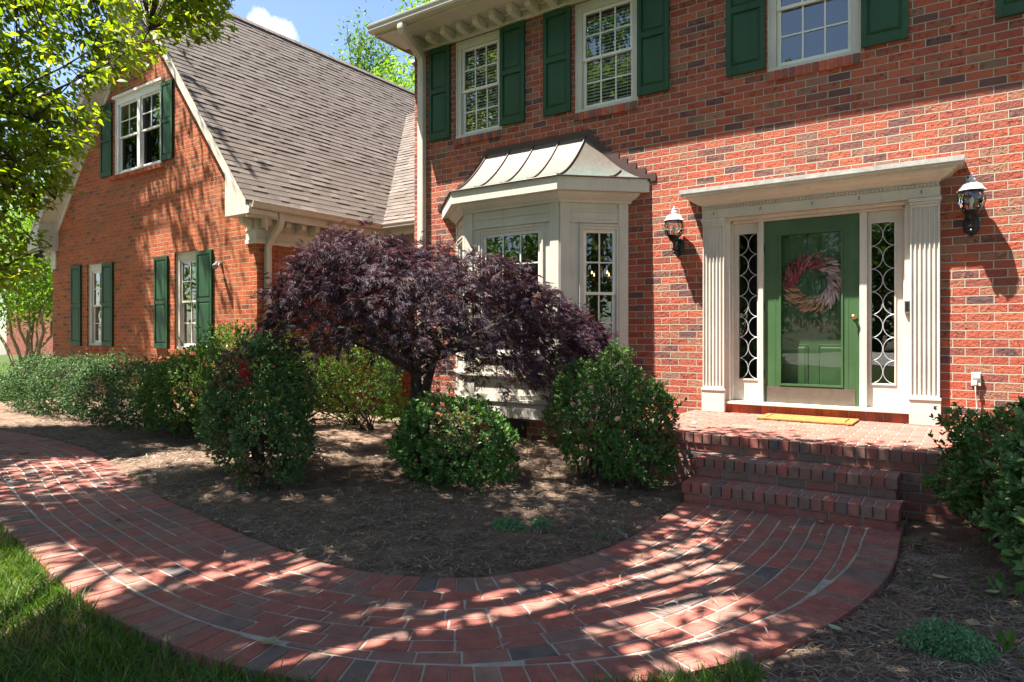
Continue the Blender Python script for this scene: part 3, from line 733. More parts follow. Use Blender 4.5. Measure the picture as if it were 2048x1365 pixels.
q = MB(); q.crown(-2.565, -.32, YF - .001, YF - .07, [(.018, 2.797), (.034, 2.798), (.034, 2.815), (.046, 2.818), (.058, 2.826), (.095, 2.84), (.135, 2.868), (.150, 2.89), (.168, 2.892), (.170, 2.908), (.215, 2.911), (.217, 2.93), (.222, 2.944), (.13, 2.97)])
q.build('crown_moulding', M['trim'], ds)
q = MB(); q.box(-2.59, -.295, YF - .082, YF - .001, 2.763, 2.796); x = -2.595
while x < -.30: q.box(x, x + .020, YF - .106, YF - .083, 2.765, 2.7925); x += .034
q.build('dentil', M['trim'], ds)
q = MB(); q.crown(-2.565, -.32, YF - .001, YF - .07, [(.224, 2.934), (.229, 2.936), (.231, 2.982), (.0, 3.005), (-.05, 3.02)]); q.build('cornice_flashing', M['lip'], ds)
for xk in (-2.46, -1.95, -1.42, -.98, -.44):
    q = MB(); q.tube([(xk, YF - .086, 2.735), (xk, YF - .10, 2.72), (xk, YF - .10, 2.705), (xk, YF - .108, 2.70)], .004, 6); q.build('hook', M['black'], ds)
# recessed jambs, mullions, head, sill
q = MB(); yj = YF + .10
q.box(-2.37, -2.30, YF - .03, yj + .06, .588, 2.64); q.box(-.585, -.515, YF - .03, yj + .06, .588, 2.64)
q.box(-2.37, -.515, YF - .025, yj + .06, 2.625, 2.66)
q.box(-2.30, -2.285, YF + .03, yj + .06, .588, 2.60); q.box(-.60, -.585, YF + .03, yj + .06, .588, 2.60)
q.box(-2.285, -.60, YF + .03, yj + .06, 2.598, 2.624)
q.box(-2.005, -1.952, YF + .04, yj + .06, .588, 2.597); q.box(-.993, -.925, YF + .04, yj + .06, .588, 2.597)
q.box(-2.37, -.515, YF - .06, yj + .1, .556, .587)
q.box(-2.40, -.485, YF - .035, YF - .008, .5565, .575)
q.build('door_frame', M['trim'], ds, bevel=.003)
for x0, x1, gx0, gx1 in ((-2.284, -2.006, -2.234, -2.028), (-.924, -.601, -.89, -.683)):
    q = MB(); y0 = YF + .09; wall(q, x0, x1, .588, 2.597, y0, [(gx0, gx1, .838, 2.48)], .03)
    for a, c, d, e in ((gx0 - .016, gx0, .822, 2.496), (gx1, gx1 + .016, .822, 2.496)): q.box(a, c, y0 - .01, y0 - .001, d, e)
    q.box(gx0, gx1, y0 - .01, y0 - .001, 2.48, 2.496); q.box(gx0, gx1, y0 - .01, y0 - .001, .822, .838)
    so = q.build('sidelight', M['trim'], ds)
    q = MB(); q.quad((gx0, y0 + .02, .838), (gx1, y0 + .02, .838), (gx1, y0 + .02, 2.48), (gx0, y0 + .02, 2.48)); q.build('pane', M['dglass'], so)
    q = MB(); nn = 7; hh = (2.48 - .838) / nn; xm = (gx0 + gx1) / 2; rr = (gx1 - gx0) / 2
    for k in range(nn):
        zc = .838 + hh * (k + .5)
        for sgn in (-1, 1):
            pts = [(xm + sgn * rr * (1 - math.cos(t)) * 1.0 + sgn * .002, y0 + .013, zc + hh / 2 * math.sin(t)) for t in [(-math.pi / 2) + math.pi * j / 14 for j in range(15)]]
            q.tube(pts, .0038, 6)
    q.build('lead_came', M['lead'], so)
# storm door
q = MB(); y0 = YF + .08; wall(q, -1.950, -.995, .59, 2.596, y0, [(-1.772, -1.17, .80, 2.43)], .035)
q.box(-1.79, -1.772, y0 - .012, y0 - .001, .78, 2.45); q.box(-1.17, -1.152, y0 - .012, y0 - .001, .78, 2.45); q.box(-1.772, -1.17, y0 - .012, y0 - .001, .78, .80); q.box(-1.772, -1.17, y0 - .012, y0 - .001, 2.43, 2.45)
q.box(-1.84, -1.828, y0 - .003, y0 - .0005, .77, 2.58); q.box(-1.108, -1.10, y0 - .003, y0 - .0005, .77, 2.58)
sd = q.build('storm_door', M['door'], house)
q = MB(); q.quad((-1.772, y0 + .02, .80), (-1.17, y0 + .02, .80), (-1.17, y0 + .02, 2.43), (-1.772, y0 + .02, 2.43)); q.build('pane', M['sglass'], sd)
q = MB(); q.box(-1.925, -1.035, y0 - .006, y0 - .001, .592, .765)
for xx in (-1.9, -1.7, -1.48, -1.26, -1.06):
    for zz in (.61, .748): q.lathe([(.006, 0), (.006, .001)], (xx, y0 - .0075, zz), 6)
q.build('kick_plate', M['bronze'], sd)
q = MB(); c = Vector((-1.045, y0, 1.52)); q.tube([c, c + Vector((0, -.012, 0))], [.026, .024], 14); q.tube([c + Vector((0, -.012, 0)), c + Vector((0, -.04, 0)), c + Vector((0, -.045, 0)), c + Vector((0, -.06, 0)), c + Vector((0, -.078, 0)), c + Vector((0, -.088, 0))], [.010, .010, .022, .029, .024, .008], 14)
q.build('door_knob', M['brass'], sd, smooth=True)
for zz in (.86, 1.6, 2.25):
    q = MB(); q.box(-1.958, -1.946, y0 - .014, y0 - .0005, zz, zz + .09); q.build('hinge', M['black'], sd)
# panelled entrance door behind the glass
q = MB(); yd = YF + .22; q.box(-1.93, -1.01, yd, yd + .05, .59, 2.59)
fd = q.build('front_door', M['door'], house)
q = MB()
for xa, xb in ((-1.86, -1.53), (-1.41, -1.08)):
    for za, zb in ((.74, 1.22), (1.36, 1.98), (2.10, 2.46)):
        o = [(xa, yd - .001, za), (xb, yd - .001, za), (xb, yd - .001, zb), (xa, yd - .001, zb)]; i_ = [(xa + .03, yd - .014, za + .03), (xb - .03, yd - .014, za + .03), (xb - .03, yd - .014, zb - .03), (xa + .03, yd - .014, zb - .03)]
        for a in range(4):
            p0, p1 = o[a], o[(a + 1) % 4]; q.tube([p0, p1], .011, 5)
        q.add(o + i_, [(4, 5, 6, 7)] + [(k, (k + 1) % 4, 4 + (k + 1) % 4, 4 + k) for k in range(4)])
q.build('door_panel', M['door'], fd)
fc = bpy.data.curves.new('house_number', 'FONT'); fc.body = '3106'; fc.size = .155; fc.extrude = .004; fc.align_x = 'CENTER'; fc.space_character = 1.25
fo = bpy.data.objects.new('tmp_number', fc); COL.objects.link(fo)
dg = bpy.context.evaluated_depsgraph_get(); me = bpy.data.meshes.new_from_object(fo.evaluated_get(dg)); bpy.data.objects.remove(fo)
no = bpy.data.objects.new('house_number', me); COL.objects.link(no); me.materials.clear(); me.materials.append(paint('dull_gold_paint', (.16, .12, .05), .6))
me.transform(Matrix.Translation((-1.475, yd - .026, 1.40)) @ Matrix.Rotation(R(90), 4, 'X')); attach(no, fd)
# doorbell
q = MB(); q.box(-.585, -.54, YF - .058, YF - .031, 1.545, 1.675); db = q.build('doorbell', M['steel'], None, bevel=.004)
tag(db, 'slim silver doorbell on the cream jamb right of the green door', 'doorbell')
q = MB(); q.box(-.578, -.547, YF - .061, YF - .0585, 1.565, 1.66); q.build('faceplate', M['black'], db)

# ================================================================== fixtures
def lantern(x, label):
    t = thing('wall_lantern', (x, YF, 2.3), label, 'lantern', 'lanterns beside the front door'); z = 2.27; yc = YF - .17
    q = MB(); q.T = Matrix.Translation((x, YF, z + .105)) @ Matrix.Rotation(R(90), 4, 'X')
    q.lathe([(.064, .002), (.066, .012), (.055, .022), (.03, .028)], (0, 0, 0), 20, 1., 1.62); q.build('back_plate', M['black'], t, smooth=False)
    q = MB(); q.tube([(x, YF - .02, z + .10), (x, YF - .06, z + .055), (x, YF - .11, z + .06), (x, YF - .155, z + .10), (x, yc, z + .15)], .010, 8); 
    q.lathe([(.006, -.01), (.016, 0), (.02, .012), (.012, .024), (.012, .03), (.022, .042), (.024, .055), (.012, .066), (.010, .10), (.018, .12), (.030, .135), (.052, .15), (.066, .19), (.070, .20)], (x, yc, z + .02), 16)
    q.lathe([(.013, -.015), (.02, 0), (.013, .015)], (x, YF - .035, z + .035), 10); q.lathe([(.010, -.012), (.016, 0), (.01, .012)], (x, YF - .035, z + .005), 10)
    for k in range(6):
        a = k * math.pi / 3 + .3; rr = [.074, .101, .115, .112, .096]; zz = [.215, .25, .30, .345, .388]
        q.tube([(x + r_ * math.cos(a), yc + r_ * math.sin(a), z + h_) for r_, h_ in zip(rr, zz)], .0032, 5)
    q.lathe([(.098, .384), (.104, .388), (.098, .394)], (x, yc, z), 18)
    q.build('bracket', M['black'], t)
    q = MB(); q.lathe([(.070, .212), (.097, .25), (.111, .30), (.108, .345), (.092, .386)], (x, yc, z), 12); g = q.build('glass_globe', M['lglass'], t)
    q = MB(); q.lathe([(.012, .22), (.012, .27), (.02, .29), (.022, .31), (.010, .335)], (x, yc, z), 10); q.build('bulb', M['capwhite'], t, smooth=True)
    q = MB(); q.lathe([(.116, .390), (.120, .397), (.102, .412), (.088, .44), (.064, .462), (.048, .47), (.024, .474), (.022, .482), (.034, .49), (.036, .50), (.024, .512), (.014, .518), (.020, .528), (.020, .534), (.010, .542), (.012, .552), (.004, .565)], (x, yc, z), 8)
    q.build('cap', M['capwhite'], t)
lantern(-.04, 'carriage lantern on the brick right of the door, larger looking in the photo')
lantern(-2.905, 'carriage lantern on the brick left of the door, next to the bay window')
# outdoor outlet with plug and cord
t = thing('wall_outlet', (0, YF, .85), 'white weatherproof outlet box with a plugged cord on brick', 'outlet')
q = MB(); q.box(-.04, .035, YF - .03, YF - .001, .855, .98); q.box(-.036, .031, YF - .045, YF - .031, .925, .975); q.build('box', M['white'], t, bevel=.004)
q = MB(); q.box(-.025, .005, YF - .06, YF - .032, .865, .905); q.build('plug', M['white'], t, bevel=.004)
q = MB(); q.tube([(-.01, YF - .05, .868), (-.008, YF - .05, .80), (.0, YF - .03, .70), (.01, YF - .02, .5), (.0, YF - .03, .2)], .006, 6); q.build('cord', M['white'], t)
# small spotlight bracket on the gable
t = thing('wall_spotlight', (-11.17, YG, 2.6), 'small grey spotlight on the wing brick beside the gutter pipe', 'spotlight')
q = MB(); q.tube([(-11.2, YG, 2.62), (-11.2, YG - .05, 2.62)], .035, 10); q.tube([(-11.2, YG - .05, 2.62), (-11.12, YG - .12, 2.55)], .012, 6); q.build('bracket', M['steel'], t)
q = MB(); q.tube([(-11.22, YG - .08, 2.63), (-11.13, YG - .17, 2.57), (-11.08, YG - .2, 2.54)], [.02, .04, .048], 10); q.build('lamp_head', M['steel'], t)
def floodlight(p, mname, label):
    t = thing('floodlight', p, label, 'floodlight', 'twin floodlights under the eaves'); p = Vector(p)
    q = MB(); q.lathe([(.05, -.03), (.055, -.02), (.055, 0)], p, 12); q.build('base', M[mname], t)
    for s in (-1, 1):
        q = MB(); a = p + Vector((.03 * s, 0, -.03)); e = p + Vector((.12 * s, -.06, -.12)); q.tube([a, a.lerp(e, .45)], .012, 6); q.tube([a.lerp(e, .4), a.lerp(e, .6), e, e + (e - a) * .1], [.022, .035, .06, .062], 12); q.build('lamp_head', M[mname], t)
floodlight((-7.33, YF + .35, ZS + .0), 'capwhite', 'white twin floodlight under the main roof corner above the downspout')
floodlight((-18.25, 6.78, 3.33), 'black', 'dark twin floodlight under the far left eave of the wing')
# chandelier inside the dining room
cx, cy, cz = -6.15, 12.0, 2.42
t = thing('chandelier', (cx, cy, cz), 'lit brass candle chandelier seen through the bay window', 'chandelier')
q = MB(); q.tube([(cx, cy, 3.04), (cx, cy, cz + .35)], .008, 6); q.lathe([(.02, -.15), (.05, -.1), (.03, -.02), (.05, .06), (.03, .2), (.05, .28), (.015, .36)], (cx, cy, cz), 12)
arms = MB()
for k in range(6):
    a = k * math.pi / 3 + .4; ex, ey = cx + .30 * math.cos(a), cy + .30 * math.sin(a)
    q.tube([(cx, cy, cz - .02), (cx + .15 * math.cos(a), cy + .15 * math.sin(a), cz - .10), (ex, ey, cz - .02)], .009, 6); q.lathe([(.03, -.02), (.035, -.01), (.012, 0), (.012, .11)], (ex, ey, cz), 8)
q.build('frame', M['brass'], t)
for k in range(6):
    a = k * math.pi / 3 + .4; f = MB(); f.lathe([(.005, .11), (.012, .122), (.010, .14), (.003, .165)], (cx + .30 * math.cos(a), cy + .30 * math.sin(a), cz), 8); f.build('bulb', M['flame'], t)

# wreath of dried grain on the entrance door, behind the storm glass
t = thing('wreath', (-1.463, yd - .05, 1.90), 'dried grain wreath in wine red, tan and lilac on the green door', 'wreath')
WC = {'wine_ears': (.30, .07, .09), 'lilac_ears': (.55, .37, .39), 'tan_ears': (.44, .25, .16)}
q = MB(); q.tube([(-1.463 + .19 * math.cos(a), yd - .03, 1.90 + .19 * math.sin(a)) for a in np.linspace(0, 2 * math.pi, 33)], .018, 6); q.build('ring', M['bark'], t)
ears = {k: MB() for k in WC}
for i in range(260):
    a = i / 260 * 2 * math.pi + random.uniform(-.04, .04); deg = math.degrees(a) % 360
    key = 'lilac_ears' if (deg < 62 or deg > 305) else ('wine_ears' if deg < 205 else 'tan_ears')
    r0 = random.choice((.15, .18, .21, .24, .27)); lean = -random.uniform(1.0, 1.6)
    d = Vector((math.cos(a + lean * .8), random.uniform(-.25, -.02), math.sin(a + lean * .8))).normalized()
    p = Vector((-1.463 + r0 * math.cos(a), yd - .045 - random.random() * .03, 1.90 + r0 * math.sin(a))); L = random.uniform(.07, .105); er = random.random()
    side = d.cross(Vector((0, 1, 0))).normalized()
    ears[key].tube([p, p + d * L * .3, p + d * L * .7, p + d * L], [.005, .0118, .011, .003], 6, True, er)
    for s in range(6):
        for sg in (-1, 1):
            c = p + d * L * (.18 + s * .13); ears[key].tube([c, c + (d * .5 + side * sg * .8 + Vector((0, -.5, 0))).normalized() * .014], [.005, .002], 4, False, er * .7)
for k, c in WC.items(): ears[k].build(k, flat_attr_mat('dried_' + k, [(0, [x * .45 for x in c]), (.5, c), (1, [min(1, x * 1.25) for x in c])], .9), t)
# doormat
t = thing('doormat', (-1.42, 7.43, .457), 'thin golden coir doormat lying on the brick porch', 'doormat')
q = MB(); q.box(-1.88, -.98, 7.18, 7.63, .461, .480); q.build('mat', M['coir'], t, bevel=.004)
q = MB()
for x in (-1.80, -1.06): q.box(x - .006, x + .006, 7.26, 7.55, .4805, .482)
q.build('stripe', M['black'], t)

# ================================================================== steps and porch
def step_block(parent, name, x0, x1, yf, yb, z0, z1, sides=True):
    """brick step: rowlock nosing, a stretcher course below, pavers behind"""
    core = MB(); core.box(x0 + .03, x1 - .03, yf + .012, yb, z0 - .05, z1 - .006)
    b = MB(); zr = z1 - .084
    n = round((x1 - x0) / .0815); w = (x1 - x0) / n
    for i in range(n):
        b.cbox(x0 + i * w + .005, x0 + (i + 1) * w - .005, yf - .018 + random.uniform(-.002, .002), yf + .185, zr, z1 + random.uniform(-.0015, .0015), .004, random.random())
    zz = zr - .011; k = 0
    while zz > z0 - .04:
        za = max(zz - .062, z0 - .06); x = x0 + .015 - (k % 2) * .105; 
        while x < x1 - .02:
            a, c = max(x, x0 + .015), min(x + .205, x1 - .015)
            if c - a > .02: b.cbox(a, c, yf, yf + .08, za, zz, .004, random.random())
            x += .215
        if sides:
            for xs in (x0 + .015, x1 - .095):
                y = yf + .09
                while y < yb: b.cbox(xs, xs + .08, y, min(y + .2, yb), za, zz, .004, random.random()); y += .21
        zz = za - .011; k += 1
    y = yf + .196; k = 0
    while y < yb - .02:
        y2 = min(y + .098, yb - .002); x = x0 - (k % 2) * .107
        while x < x1:
            a, c = max(x + .004, x0 + .004), min(x + .208, x1 - .004)
            if c - a > .015: b.cbox(a, c, y, y2, zr + .01, z1 + random.uniform(-.001, .001), .005, random.random())
            x += .214
        y += .108; k += 1
    o = b.build(name, M['paver'], parent)
    core.build('mortar_joints', M['mortar'], o)
    return o
steps = thing('front_steps', (-1.2, 5.5, 0), 'red brick front steps and porch with rowlock nosings', 'steps')
step_block(steps, 'lower_step', -1.955, -.425, 5.24, 5.54, 0, .152)
step_block(steps, 'upper_step', -1.955, -.462, 5.55, 5.86, .0, .305)
step_block(steps, 'porch_slab', -2.72, .02, 5.87, 7.695, .0, .457)
rs = rowlock_sill(steps, -2.35, -.535, .46, .555, YF + .02, .05, 'rowlockw', 'threshold_row')

# ================================================================== ground
def grid_ground(name, x0, x1, y0, y1, st, zf, m, kind='structure'):
    nx, ny = int((x1 - x0) / st) + 1, int((y1 - y0) / st) + 1
    X, Y = np.meshgrid(np.linspace(x0, x1, nx), np.linspace(y0, y1, ny)); Z = zf(X, Y)
    me = bpy.data.meshes.new(name); me.vertices.add(nx * ny); me.vertices.foreach_set('co', np.stack([X, Y, Z], -1).astype('f').ravel())
    i = np.arange(nx * ny).reshape(ny, nx); q = np.stack([i[:-1, :-1], i[:-1, 1:], i[1:, 1:], i[1:, :-1]], -1).reshape(-1, 4)
    set_faces(me, q); me.materials.append(M[m]); me.polygons.foreach_set('use_smooth', [True] * len(me.polygons))
    o = bpy.data.objects.new(name, me); COL.objects.link(o); return tag(o, kind=kind)
def set_faces(me, q):
    n, k = q.shape; me.loops.add(n * k); me.loops.foreach_set('vertex_index', q.astype('i').ravel())
    me.polygons.add(n); me.polygons.foreach_set('loop_start', np.arange(0, n * k, k, dtype='i')); me.update(calc_edges=True); me.validate()
def wob(X, Y, s=1., seed=0.):
    return (np.sin(X * 2.1 * s + 1.3 + seed) * np.cos(Y * 1.7 * s + seed * 2) + .6 * np.sin(X * 4.3 * s + Y * 3.1 * s + seed) + .35 * np.sin(X * 9.1 * s - Y * 7.7 * s + 2 + seed) + .2 * np.sin(X * 17 * s + Y * 19 * s + seed * 3)) / 2
# path outline
INN = [(-1.95, 6.2), (-1.945, 5.7), (-1.935, 5.28), (-1.90, 4.75), (-1.87, 4.3), (-1.90, 3.75), (-1.99, 3.40), (-2.10, 3.13), (-2.21, 2.97), (-2.36, 2.84), (-2.55, 2.73), (-2.76, 2.655), (-2.99, 2.62), (-3.27, 2.605), (-3.92, 2.66), (-4.64, 2.77), (-5.41, 2.89), (-6.42, 3.116), (-7.47, 3.42), (-8.66, 3.68), (-9.86, 3.76), (-11.4, 3.68), (-13, 3.4), (-15, 2.7)]
OUT = [(-.42, 6.2), (-.42, 5.17), (-.385, 4.56), (-.412, 4.135), (-.469, 3.778), (-.533, 3.466), (-.652, 3.119), (-.75, 2.90), (-.90, 2.62), (-1.15, 2.30), (-1.5, 2.0), (-1.85, 1.79), (-2.216, 1.655), (-2.433, 1.61), (-2.755, 1.565), (-3.02, 1.545), (-3.312, 1.54), (-3.718, 1.565), (-4.338, 1.64), (-4.96, 1.75), (-5.67, 1.86), (-6.8, 2.10), (-8.0, 2.38), (-9.6, 2.55), (-11.4, 2.5), (-13, 2.2), (-15, 1.5)]
def resample(P, st):
    P = np.array(P, float); d = np.r_[0, np.cumsum(np.linalg.norm(np.diff(P, axis=0), axis=1))]
    s = np.arange(0, d[-1], st); return np.stack([np.interp(s, d, P[:, 0]), np.interp(s, d, P[:, 1])], 1)
def smooth(P, it):
    for _ in range(it): P[1:-1] = P[1:-1] * .5 + (P[:-2] + P[2:]) * .25
    return P
IN = smooth(resample(INN, .03), 60); OU = smooth(resample(OUT, .03), 60)
Tn = np.gradient(IN, axis=0); Tn /= np.linalg.norm(Tn, axis=1)[:, None]; Nn = np.stack([-Tn[:, 1], Tn[:, 0]], 1)   # to the left of travel
Nn = smooth(Nn, 30); Nn /= np.linalg.norm(Nn, axis=1)[:, None]
def ray_width(p, n):
    a, b_ = OU[:-1], OU[1:]; e = b_ - a; w = a - p
    det = n[0] * (-e[:, 1]) + e[:, 0] * n[1]; det = np.where(np.abs(det) < 1e-9, 1e-9, det)
    t = (w[:, 0] * (-e[:, 1]) + e[:, 0] * w[:, 1]) / det; s = (n[0] * w[:, 1] - n[1] * w[:, 0]) / det
    ok = (s >= 0) & (s <= 1) & (t > 0); return t[ok].min() if ok.any() else np.nan
W = np.array([ray_width(p, n) for p, n in zip(IN, Nn)]); 
good = ~np.isnan(W); W = np.interp(np.arange(len(W)), np.arange(len(W))[good], W[good]); W = smooth(W.reshape(-1, 1), 25).ravel()
ii = np.arange(len(IN), dtype=float)
def PT(f, d): x = np.interp(f, ii, IN[:, 0]) + np.interp(f, ii, Nn[:, 0]) * d; y = np.interp(f, ii, IN[:, 1]) + np.interp(f, ii, Nn[:, 1]) * d; return np.array([x, y])
def arc(d_arr):
    P = IN + Nn * np.asarray(d_arr).reshape(-1, 1); return np.r_[0, np.cumsum(np.linalg.norm(np.diff(P, axis=0), axis=1))]
pv = MB()
def lay(d0, d1, pitch, gap, half=False):
    """one ring of bricks between offsets d0(f), d1(f) (arrays)"""
    mid = (np.asarray(d0) + np.asarray(d1)) / 2 * np.ones(len(IN)); L = arc(mid); s = random.random() * pitch
    while s < L[-1] - pitch:
        p = pitch * (random.choice((.5, 1)) if half and random.random() < .06 else 1) * random.uniform(.985, 1.015)
        fa, fb = np.interp(s + gap / 2, L, ii), np.interp(s + p - gap / 2, L, ii); s += p
        a0, a1 = np.interp(fa, ii, d0 * np.ones(len(IN))), np.interp(fa, ii, d1 * np.ones(len(IN))); b0, b1 = np.interp(fb, ii, d0 * np.ones(len(IN))), np.interp(fb, ii, d1 * np.ones(len(IN)))
        if min(a1 - a0, b1 - b0) < .018: continue
        q = [PT(fa, a0), PT(fb, b0), PT(fb, b1), PT(fa, a1)]
        if q[0][1] > 5.5 and q[2][1] > 5.5: continue
        j = np.array([random.uniform(-.0025, .0025), random.uniform(-.0025, .0025)]); q = [p_ + j for p_ in q]
        pv.paver(q, random.uniform(-.0025, .0025), .06, .006, random.random())
one = np.ones(len(IN)); WL = W - .205 - .010
lay(0 * one, .198 * one, .1045, .008)
k = 0
while k < 14:
    d0 = (.209 + k * .1105) * one; d1 = np.minimum(d0 + .1005, WL); lay(d0, np.maximum(d1, d0), .199, .007, True); k += 1
lay(W - .203, W, .1045, .007)
walk = pv.build('walkway', M['paver']); tag(walk, kind='structure')
q = MB(); a, c = IN + Nn * .004, IN + Nn * (W - .004).reshape(-1, 1)
vs = [(*p, -.0055) for p in a] + [(*p, -.0055) for p in c]; n = len(a); q.add(vs, [(i, i + 1, n + i + 1, n + i) for i in range(n - 1) if a[i][1] < 5.6])
vs = [(*p, -.008) for p in c] + [(*p, -.12) for p in c]; q.add(vs, [(i, i + 1, n + i + 1, n + i) for i in range(n - 1)])
mj = q.build('path_joint_sand', M['mortar']); tag(mj, kind='structure')

def dist_path(X, Y):        # signed-ish test: inside the path strip
    P = np.stack([X.ravel(), Y.ravel()], 1); out = np.zeros(len(P), bool); dd = np.full(len(P), 9.)
    S = IN[::4]; NS = Nn[::4]; WS = W[::4]
    for i0 in range(0, len(P), 20000):
        p = P[i0:i0 + 20000]; d2 = ((p[:, None, :] - S[None]) ** 2).sum(-1); j = d2.argmin(1)
        rel = p - S[j]; dn = (rel * NS[j]).sum(1); dd[i0:i0 + 20000] = np.where(dn < 0, -dn, np.where(dn > WS[j], dn - WS[j], 0)); out[i0:i0 + 20000] = dn > WS[j]
    return out.reshape(X.shape), dd.reshape(X.shape)
def zf(X, Y):
    outer, d = dist_path(X, Y)
    z = -.022 + wob(X, Y, 1.) * .020 + wob(X, Y, 4., 1.) * .009 + wob(X, Y, 9., 2.) * .004
    z = np.where(outer, z - .012, z + np.minimum(d, .6) * .06)
    z = np.where(d < .12, np.minimum(z, -.012), z)
    return np.where(d < .012, -.07, z)
grid_ground('garden_bed', -16, 2.6, .3, 7.75, .045, zf, 'mulch')
q = MB(); q.box(-60, 60, -60, 90, -.5, -.13); o = q.build('lawn', M['lawn']); tag(o, kind='structure')
q = MB(); q.box(-60, 60, -42, -19, -.129, -.10); o = q.build('street', M['conc']); tag(o, kind='structure')
q = MB(); q.box(-60, -17.5, .5, 5.6, -.129, -.09); o = q.build('driveway', M['conc']); tag(o, kind='structure')

# ================================================================== foliage tools
def scatter_mesh(name, m, tv, tf, P, Y, Nm, S, rnd, parent=None, aspect=None):
    """tv (k,3) template x across, y along, z up; Y leaf axis, Nm approximate normal"""
    tv = np.array(tv, float); tf = np.array(tf, int); n, k = len(P), len(tv)
    Y = Y / np.maximum(1e-9, np.linalg.norm(Y, axis=1))[:, None]; X = np.cross(Y, Nm); X /= np.maximum(1e-9, np.linalg.norm(X, axis=1))[:, None]; Z = np.cross(X, Y)
    S = np.asarray(S).reshape(-1, 1, 1)
    V = P[:, None, :] + S * (tv[None, :, 0:1] * X[:, None] + tv[None, :, 1:2] * Y[:, None] + tv[None, :, 2:3] * Z[:, None])
    me = bpy.data.meshes.new(name); me.vertices.add(n * k); me.vertices.foreach_set('co', V.astype('f').ravel())
    Fc = (tf[None] + (np.arange(n) * k)[:, None, None]).reshape(-1, tf.shape[1]); set_faces(me, Fc)
    at = me.attributes.new('rnd', 'FLOAT', 'POINT'); at.data.foreach_set('value', np.repeat(np.clip(rnd, 0, 1), k).astype('f'))
    me.materials.append(m); o = bpy.data.objects.new(name, me); COL.objects.link(o)
    if parent is not None: attach(o, parent)
    return o
LEAF = ([(0, 0, 0), (.22, .35, .05), (.0, .5, .0), (-.22, .35, .05), (.17, .72, .02), (-.17, .72, .02), (0, 1, -.08)], [(0, 1, 2), (0, 2, 3), (1, 4, 2), (3, 2, 5), (4, 6, 2), (2, 6, 5)])
SLEAF = ([(0, 0, 0), (.21, .5, .06), (0, 1, -.03), (-.21, .5, .06)], [(0, 1, 2), (0, 2, 3)])
BLOB = ([(0, 0, 0), (.38, .4, .1), (.1, 1, 0), (-.4, .6, .12)], [(0, 1, 2), (0, 2, 3)])
def unit(v): return v / np.maximum(1e-9, np.linalg.norm(v, axis=-1))[..., None]
def rdir(n): return unit(rng.normal(size=(n, 3)))
def lump(D, s): return (np.sin(D[:, 0] * 5 + s) * np.sin(D[:, 1] * 4.3 + 2 * s) + np.sin(D[:, 2] * 6.1 + 3 * s + D[:, 0] * 3) + .7 * np.sin(D[:, 0] * 11 + D[:, 2] * 9 + s)) / 2.7
def gp(u, v): a = (u - 1024) / F_PX; p = (RIGHT * a + FWD) * (H * F_PX / (v - HOR)); return p[0], p[1]
LIT = [(-7.3, 4.8, 1.2, .9, .9), (-7.2, 6.7, 1.0, .8, .8), (-10.5, 5.0, .9, .5, .5), (-12.3, 5.0, .9, .5, .5), (-9.0, 4.9, .9, .4, .4), (-1.9, 7.1, .46, .3, .9), (-.9, 7.2, .46, .7, 1.), (-2.4, 5.6, 1.1, .3, .6), (-4.5, 1.35, 0, .5, .95), (-3.4, 1.25, 0, .2, .9), (-5.6, 1.3, 0, .4, .8), (-6.8, 1.5, 0, .4, .7), (-4.0, 1.5, 0, .25, .9), (-2.6, 1.35, 0, .15, .9), (-.85, 2.55, 0, .1, .8)]  # chosen sun spots; crowns get holes toward the sun for them
for u_, v_, r_ in ((1250, 1190, .22), (1430, 1130, .12), (1330, 1285, .12), (1490, 1235, .08), (1400, 1050, .14), (1310, 1112, .12), (700, 1262, .14), (580, 1150, .10), (480, 1157, .06), (330, 1145, .10), (985, 1190, .05), (60, 935, .10), (205, 970, .05), (800, 1270, .10), (640, 1098, .05), (290, 890, .12), (440, 1000, .06), (1090, 1040, .04), (620, 1000, .06), (330, 910, .06), (1130, 905, .12), (1700, 1290, .0), (940, 1245, .02)):
    LIT.append((*gp(u_, v_), 0, r_ * 1.25, .97))
def prune(C):
    """cut holes into the crowns so that sun lands on the chosen spots"""
    keep = np.ones(len(C), bool)
    for x, y, z, r, pr in LIT:
        t = (C[:, 2] - z) / -SUN[2]; d = np.hypot(C[:, 0] + SUN[0] * t - x, C[:, 1] + SUN[1] * t - y)
        keep &= ~((d < r + .26) & (t > .3) & (rng.random(len(C)) < pr))
    return keep
